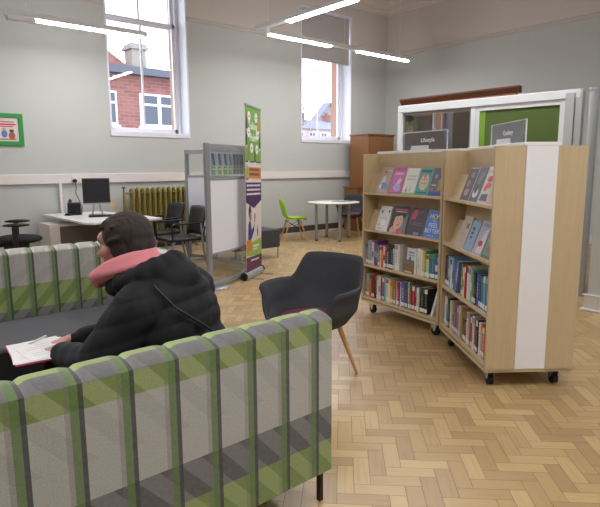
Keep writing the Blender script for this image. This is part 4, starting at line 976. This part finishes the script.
sign(B1, .255, .565, .165, 'Lifestyle', mat('sign_taupe', (.41, .375, .36), .6), 'Lifestyle sign in brown with white lettering on the left bookcase', .33)
sign(B2, .245, .56, .15, 'Cookery', mat('sign_grey', (.48, .485, .50), .6), 'grey sign with small white lettering on the right bookcase, before the green panel', .29, size=.044)

# ------------------------------------------------------------------ outside the windows
BRICK = bpy.data.materials.new('red_brick'); BRICK.use_nodes = True
t_ = NT(BRICK); g_, x_, y_, z_ = t_.coords()
br = t_.n.new('ShaderNodeTexBrick'); mp = t_.n.new('ShaderNodeMapping'); mp.inputs['Rotation'].default_value = (R(90), 0, 0); t_.l.new(g_, mp.inputs[0]); t_.l.new(mp.outputs[0], br.inputs['Vector'])
for k_, v_ in (('Scale', 1), ('Brick Width', .45), ('Row Height', .15), ('Mortar Size', .015)): br.inputs[k_].default_value = v_
br.inputs['Color1'].default_value = (*lin((.52, .33, .30)), 1); br.inputs['Color2'].default_value = (*lin((.44, .27, .25)), 1); br.inputs['Mortar'].default_value = (*lin((.50, .40, .38)), 1)
t_.base(br.outputs[0]); BRICK.node_tree.nodes['Principled BSDF'].inputs['Roughness'].default_value = .9
SLATE = mat('slate_roof', (.42, .42, .48), .8, var=.15, vscale=6)
STONE = mat('weathered_stone', (.52, .49, .46), .9, var=.3, vscale=5)
DKGL = mat('dark_house_glass', (.22, .25, .30), .15)
PVC = mat('white_upvc', (.88, .89, .92), .4)
hs_ = thing('brick_house', 'red brick house with chimney and white windows seen through the left window', 'house', (9.0, 24.0, -4))
mb = MB(); mb.box(-6, 0, 0, 11, 7, 9.5); mb.build('wall', BRICK, hs_)
mb = MB(); mb.prism([(-.45, 9.5), (-.45, 9.82), (7.4, 9.82), (7.4, 9.5)], -6.3, 11.3, 0, Matrix(((0, 0, 1, 0), (1, 0, 0, 0), (0, 1, 0, 0), (0, 0, 0, 1)))); mb.build('eaves_board', mat('dark_fascia', (.27, .29, .33), .6), hs_)
mb = MB(); mb.prism([(-.4, 9.82), (3.4, 10.1), (7.3, 9.82)], -6.2, 11.2, 0, Matrix(((0, 0, 1, 0), (1, 0, 0, 0), (0, 1, 0, 0), (0, 0, 0, 1)))); mb.build('roof', SLATE, hs_)
mb = MB(); mb.prism([(-3.2, 9.8), (.0, 11.05), (2.0, 9.8)], .3, 5, 0, Matrix(((1, 0, 0, 0), (0, 0, 1, 0), (0, 1, 0, 0), (0, 0, 0, 1)))); mb.build('brick_gable', BRICK, hs_)
mb = MB(); mb.box(1.95, .2, 9.8, 2.62, 1.0, 10.75); mb.box(1.85, .1, 10.7, 2.72, 1.1, 10.82); mb.box(1.92, .17, 10.82, 2.65, 1.03, 10.95); mb.build('chimney', STONE, hs_)
for x0, x1 in ((2.09, 3.95), (-.9, 1.02), (5.2, 7.1)):
    mb = MB(); z0, z1 = 7.30, 8.75
    mb.box(x0, -.06, z0, x1, .05, z1); f_ = mb.build('window', PVC, hs_)
    mb = MB(); n_ = 2; w_ = (x1-x0)/n_
    for i in range(n_):
        mb.box(x0+w_*i+.10, -.075, z0+.10, x0+w_*(i+1)-.08, -.06, z0+.92); mb.box(x0+w_*i+.10, -.075, z0+1.02, x0+w_*(i+1)-.08, -.06, z1-.08)
    mb.build('pane', DKGL, f_)
    mb = MB(); mb.box(x0-.1, -.12, z0-.1, x1+.1, .02, z0); mb.build('window_sill', PVC, hs_)
# terrace seen through the right window
th = thing('terraced_houses', 'distant grey slate roofed terrace with brick chimneys through the right window', 'house', (36, 45, -4))
mb = MB(); mb.box(0, 0, 0, 14, 6, 9.5); mb.build('wall', mat('pale_render', (.72, .64, .60), .9, var=.1), th)
mb = MB(); mb.prism([(-.3, 9.5), (3, 10.75), (6.3, 9.5)], -.2, 14.2, 0, Matrix(((0, 0, 1, 0), (1, 0, 0, 0), (0, 1, 0, 0), (0, 0, 0, 1)))); mb.build('roof', SLATE, th)
for cx in (3.3, 5.35, 9.4):
    mb = MB(); mb.box(cx-.3, 2.6, 10.3, cx+.3, 3.4, 11.35); mb.box(cx-.36, 2.54, 11.3, cx+.36, 3.46, 11.42)
    for dx in (-.15, .15): mb.cyl((cx+dx, 3, 11.4), (cx+dx, 3, 11.7), .1, n=8)
    mb.build('chimney', BRICK, th)
for i in range(8):
    mb = MB(); x0 = .6+i*1.7; mb.box(x0, -.06, 8.3, x0+.95, .05, 9.2); f_ = mb.build('window', PVC, th); mb = MB(); mb.box(x0+.1, -.08, 8.4, x0+.43, -.06, 9.1); mb.box(x0+.52, -.08, 8.4, x0+.85, -.06, 9.1); mb.build('pane', DKGL, f_)
gh = thing('gabled_house', 'steep dark stone gable beside the terrace through the right window', 'house', (50.1, 53, -4))
mb = MB(); mb.prism([(-2.0, 9.3), (-2.0, 11.0), (.6, 13.5), (3.2, 11), (3.2, 9.3)], 0, 1.2, 0, Matrix(((1, 0, 0, 0), (0, 0, 1, 0), (0, 1, 0, 0), (0, 0, 0, 1)))); mb.build('gable', STONE, gh)
mb = MB(); mb.prism([(-2.3, 10.8), (.6, 13.75), (3.5, 10.8), (3.2, 10.8), (.6, 13.5), (-2.0, 10.8)], -.2, 1.2, 0, Matrix(((1, 0, 0, 0), (0, 0, 1, 0), (0, 1, 0, 0), (0, 0, 0, 1)))); mb.build('verge', SLATE, gh)
mb = MB(); mb.box(-1.9, .1, 0, 3.1, 1.2, 9.4); mb.build('wall', STONE, gh)
mb = MB(); mb.box(-60, 9.6, -4.2, 90, 90, -4); gr = mb.build('ground_outside', mat('tarmac', (.40, .40, .40), .9)); struct(gr)
# bare winter tree
tr = thing('bare_tree', 'bare winter tree at the left edge of the right window view', 'tree', (32.9, 40.0, -4))
rt = random.Random(12); mb = MB(); bb_ = MB()
def branch(p, d, L_, r, lvl):
    q = p + d*L_; mid = p + d*L_*.5 + Vector((rt.uniform(-.05, .05),)*3)*L_
    (mb if lvl < 2 else bb_).tube([p, mid, q], [r, r*.85, r*.7], 5)
    if lvl >= 6: return
    for k_ in range(3 if lvl > 0 else 4):
        nd = (d + Vector((rt.uniform(-.7, .7), rt.uniform(-.7, .7), rt.uniform(-.15, .55)))).normalized(); branch(q if k_ else mid, nd, L_*rt.uniform(.62, .82), r*.6, lvl+1)
branch(Vector((0, 0, 0)), Vector((0, 0, 1)), 5.2, .15, 0)
BARK = mat('bark_grey', (.42, .40, .42), .9)
mb.build('trunk', BARK, tr); bb_.build('twigs', BARK, tr)

# ------------------------------------------------------------------ the seated person
pe = thing('person', 'person in navy padded jacket over a pink hood, seated on the near sofa writing', 'person', (1.09, 2.06, 0), R(127))
SKIN = mat('skin', (.80, .60, .53), .55, var=.04, vscale=20)
HAIR = mat('dark_brown_hair', (.20, .155, .12), .8, var=.45, vscale=60, stretch=(1, 1, .3), bump=.6)
NAVYJ = mat('navy_padded_nylon', (.022, .026, .045), .8, var=.15, vscale=30)
PINKH = mat('pink_hood_cotton', (.90, .55, .575), .85, var=.06, vscale=40)
TROU = mat('black_trousers', (.06, .06, .065), .85)
SHOE = mat('black_shoe', (.05, .05, .05), .6)
def limb(mb, pts, rs, k=10):
    """tapered chain of overlapping balls and cones"""
    for (p, q, a, b) in zip(pts[:-1], pts[1:], rs[:-1], rs[1:]):
        mb.cyl(p, q, a, b, n=16)
    for p, r in zip(pts, rs): mb.ell(p, (r, r, r), n=14, m=8)
HC = Vector((.242, .0, 1.097))          # head centre
HM = TR(*HC) @ rotm(1) @ Matrix.Rotation(R(8), 4, 'Y') @ Matrix.Scale(1.06, 4)   # head turned a little to his left, bowed
def hp(x, y, z): return tuple(HM @ Vector((x, y, z)))
mb = MB()
mb.ell((-.012, 0, .02), (.096, .076, .095), HM); mb.ell((.036, 0, -.035), (.068, .058, .080), HM)      # cranium, face
mb.ell((.058, 0, -.085), (.034, .036, .028), HM)                                                     # chin
mb.ell((.085, 0, .035), (.022, .045, .03), HM)                                                       # brow
mb.ell((.118, 0, -.028), (.017, .014, .014), HM); mb.cyl(hp(.088, 0, .030), hp(.118, 0, -.024), .012, .013, n=10)
mb.ell((.078, 0, .005), (.022, .040, .045), HM)   # nose
mb.ell((.088, 0, -.052), (.016, .024, .007), HM); mb.ell((.086, 0, -.064), (.015, .021, .008), HM)   # lips
for sy in (-1, 1):
    mb.ell((.06, sy*.042, -.02), (.03, .022, .028), HM)                                              # cheek
    mb.ell((-.012, sy*.074, -.012), (.018, .010, .030), HM)                                           # ear
limb(mb, [hp(-.02, 0, -.05), (.15, 0, .99), (.10, 0, .92)], [.056, .058, .075])                      # neck
mb.ell((.04, 0, .78), (.115, .165, .20)); mb.ell((.0, 0, .55), (.13, .17, .13))                    # trunk
LS, LE, LW = (.10, .18, .875), (.22, .255, .665), (.515, .125, .645)
RS, RE, RW = (.055, -.20, .875), (.26, -.245, .66), (.555, -.010, .645)
limb(mb, [LS, LE, LW], [.055, .042, .027]); limb(mb, [RS, RE, RW], [.055, .042, .027])
for sy in (-1, 1): limb(mb, [(.02, sy*.10, .52), (.49, sy*.135, .545), (.56, sy*.13, .10)], [.085, .06, .042])
def hand(mb, wrist, d, up, side, curl=.5, pen=False):
    """palm plus four bent fingers and a thumb; d points to the fingers, side to the thumb"""
    w0 = Vector(wrist); d = Vector(d).normalized(); up = Vector(up).normalized(); side = Vector(side).normalized()
    rot = Matrix((d, side, up)).transposed()
    mb.ell(w0+d*.045, (.046, .038, .015), rot=rot)
    limb(mb, [w0-d*.02, w0+d*.03], [.026, .022])
    for i, L_ in enumerate((.068, .076, .070, .056)):
        b = w0 + d*.075 + side*(.028-.0185*i); m1 = b + d*L_*.45 - up*.006*curl; m2 = m1 + d*L_*.30 - up*L_*.5*curl; e = m2 + d*L_*.08 - up*L_*.4*curl
        limb(mb, [b-d*.02, b, m1, m2, e], [.0095, .0098, .0088, .0080, .0068])
    b = w0 + d*.018 + side*.030; limb(mb, [w0+d*.01, b, b+d*.028+side*.014-up*.008, b+d*.052+side*.006-up*.018], [.014, .013, .011, .0085])
hand(mb, LW, (.85, -.45, -.12), (.1, 0, 1), (-.45, -.85, 0), .45)
hand(mb, RW, (.86, .50, -.14), (.1, 0, 1), (-.4, .86, 0), .75)
body = remeshed(mb, 'body', SKIN, pe, .0055, 3)
# eyes and brows
for sy in (-1, 1):
    mb = MB(); mb.ell((.077, sy*.030, .006), (.011, .012, .007), HM); ey = mb.build('eye', mat('eye_white', (.88, .86, .84), .2), pe)
    mb = MB(); mb.ell((.0855, sy*.031, .006), (.004, .005, .005), HM); mb.build('iris', mat('iris_dark', (.14, .10, .08), .2), ey)
    mb = MB(); mb.tube([hp(.094, sy*.012, .028), hp(.095, sy*.03, .033), hp(.082, sy*.05, .028)], [.003, .004, .002], 6); mb.build('eyebrow', HAIR, pe)
# hair: short, thick, longer on top
mb = MB()
mb.ell((-.022, 0, .040), (.106, .088, .092), HM); mb.ell((.014, 0, .080), (.070, .066, .042), HM); mb.ell((-.058, 0, -.005), (.066, .076, .088), HM); mb.ell((-.055, 0, -.055), (.052, .064, .05), HM)
for sy in (-1, 1): mb.ell((-.012, sy*.060, -.012), (.045, .026, .050), HM)
for sy in (-1, 1): mb.ell((.012, sy*.066, .036), (.036, .018, .046), HM)
rh = random.Random(5)
for i in range(170):
    a = rh.uniform(0, 2*math.pi); e = rh.uniform(-.3, 1.5)
    n_ = Vector((math.cos(a)*math.cos(e), math.sin(a)*math.cos(e), math.sin(e)))
    if n_.x > .45 and n_.z < .5: continue
    p = Vector((-.022+.100*n_.x, .083*n_.y, .040+.090*n_.z)); tdir = Vector((.8, rh.uniform(-.5, .5), -.25))*.03
    limb(mb, [hp(*(p-n_*.006)), hp(*(p+tdir+n_*.002))], [.010, .006])
remeshed(mb, 'hair', HAIR, pe, .006, 2)
# padded jacket
mb = MB()
def e3(c, r, tilt=0, tw=0): mb.ell(c, r, rot=(rotm(tw) @ Matrix.Rotation(R(tilt), 4, 'Y')).to_3x3(), n=24, m=14)
e3((.03, 0, .77), (.175, .24, .20), 14, -12); e3((.0, 0, .62), (.20, .25, .19), 0, -8); e3((.045, 0, .875), (.145, .225, .115), 12, -12); e3((-.02, 0, .525), (.19, .24, .10))
limb(mb, [(LS[0]-.01, LS[1]+.005, LS[2]-.01), (.20, .275, .69), (.28, .255, .650), (.47, .155, .640)], [.105, .088, .076, .050])
limb(mb, [(RS[0]-.02, RS[1]-.01, RS[2]-.01), (.22, -.27, .70), (.32, -.235, .65), (.508, -.055, .642)], [.105, .088, .076, .048])
# big rolled hood round the neck and down the back
for i in range(15):
    a = R(-150+300*i/14); back = .5-.5*math.cos(a-math.pi) if False else (1+math.cos(a))/2      # a=0 is the back of the neck
    x = .155-.135*math.cos(a); y = .118*math.sin(a); z = .975+.042*back - .06*(1-back)
    r = .034+.022*back; mb.ell((x, y, z), (r, r, r*1.05), n=14, m=8)
e3((.0, 0, .955), (.085, .125, .085), 20); e3((.07, 0, .95), (.10, .13, .06))
def quilt(co):
    # horizontal stitched channels on trunk and sleeves
    ph = (co.z*1.0 + co.x*.28)/.072
    s_ = abs(math.sin(math.pi*ph)); wr = math.sin(co.y*47+co.z*31)*math.sin(co.x*39-co.z*23)
    return (.0055*(s_**.6) if co.z < .93 else .002) + .0035*wr
remeshed(mb, 'jacket', NAVYJ, pe, .0085, 4, disp=quilt)
for (p, q, r) in (((.468, .158, .640), (.500, .135, .643), .042), ((.503, -.055, .642), (.535, -.025, .644), .038)): mb = MB(); limb(mb, [p, q], [r, r*.92]); remeshed(mb, 'cuff', NAVYJ, pe, .007, 2)
mb = MB(); pts_ = [(-.17, .17, .985-.0), (-.215, .06, .87), (-.245, -.06, .76), (-.25, -.17, .66)]
# pink hoodie hood: a thick loop round the neck, rising from chin to nape
mb = MB()
N_ = 60
for i in range(N_):
    a = 2*math.pi*i/N_   # 0 = nape
    back = (1+math.cos(a))/2
    x = .240 - .120*math.cos(a) + .02*(1-back); y = .100*math.sin(a); z = .945 + .118*back**.75
    r = .023+.006*math.sin(a)**2
    mb.ell((x, y, z), (r, r, r*1.15), n=12, m=8)
    mb.ell((x-.004, y*1.02, z-.022), (r, r, r), n=12, m=8)
def folds(co): return .004*math.sin(co.z*90+co.x*25)
remeshed(mb, 'hood', PINKH, pe, .007, 3, disp=folds)
# trousers and shoes
mb = MB()
for sy in (-1, 1): limb(mb, [(.0, sy*.10, .515), (.28, sy*.125, .535), (.50, sy*.135, .555), (.545, sy*.135, .46), (.57, sy*.13, .13)], [.100, .092, .078, .072, .058])
mb.ell((-.02, 0, .53), (.15, .19, .105))
remeshed(mb, 'trousers', TROU, pe, .01, 3, disp=lambda c: .004*math.sin(c.z*60)*math.sin(c.x*40))
for sy in (-1, 1):
    mb = MB(); mb.ell((.65, sy*.13, .045), (.125, .048, .045)); mb.ell((.57, sy*.13, .07), (.06, .045, .06)); mb.box(.53, sy*.13-.04, .002, .75, sy*.13+.04, .02)
    remeshed(mb, 'shoe', SHOE, pe, .008, 3)
mb = MB(); mb.tube([(.02, .19, .965), (-.07, .19, .88), (-.155, .09, .78), (-.20, -.06, .66)], [.005]*4, 6); mb.build('bag_strap', mat('strap_black', (.13, .13, .14), .6), pe)
bpy.context.view_layer.update()
PM = pe.matrix_world
# clipboard / magazine and loose sheets on his knees
CBM = TR(.625, 2.47, .634) @ rotm(84)
mb = MB(); mb.box(-.15, -.115, 0, .15, .115, .006); mb.box(-.148, -.113, .0061, .148, .113, .0075, 1)
o = mb.build('magazine', [mat('magazine_pink', (.84, .22, .42), .5), PAPER]); o.matrix_world = CBM; tag(o, 'pink-edged magazine or folder lying under papers on the person\'s knees', 'folder')
for i, (dx, dy, rz_, lb) in enumerate(((.01, -.02, 9, 'upper loose white sheet on the pink-edged folder'), (-.01, .012, -4, 'lower white sheet lying flat on the pink-edged folder'))):
    mb = MB(); mb.box(-.14, -.10, 0, .14, .10, .0012)
    for k_ in range(7): mb.box(-.11+.028*k_, -.07, .0012, -.105+.028*k_, .07 if k_ % 3 else .02, .0014, 1)
    o = mb.build('paper_sheet', [PAPER, mat('faint_print', (.74, .74, .76), .7)]); o.matrix_world = CBM @ TR(dx, dy, .0078+.0018*(1-i)) @ rotm(rz_); tag(o, lb, 'paper', 'papers on the person\'s knees')
mb = MB(); A_ = Vector(RW)+Vector((.085, .045, .03)); B_ = Vector((.70, .07, .645)); mb.tube([A_, B_], .0045, 8); mb.cyl(B_, B_+(B_-A_).normalized()*.012, .004, .001, n=8, mi=1)
o = mb.build('pen', [mat('pen_white', (.85, .85, .85), .3), BLACK]); o.matrix_world = PM; tag(o, 'slim white pen held in the person\'s hand over the papers', 'pen')
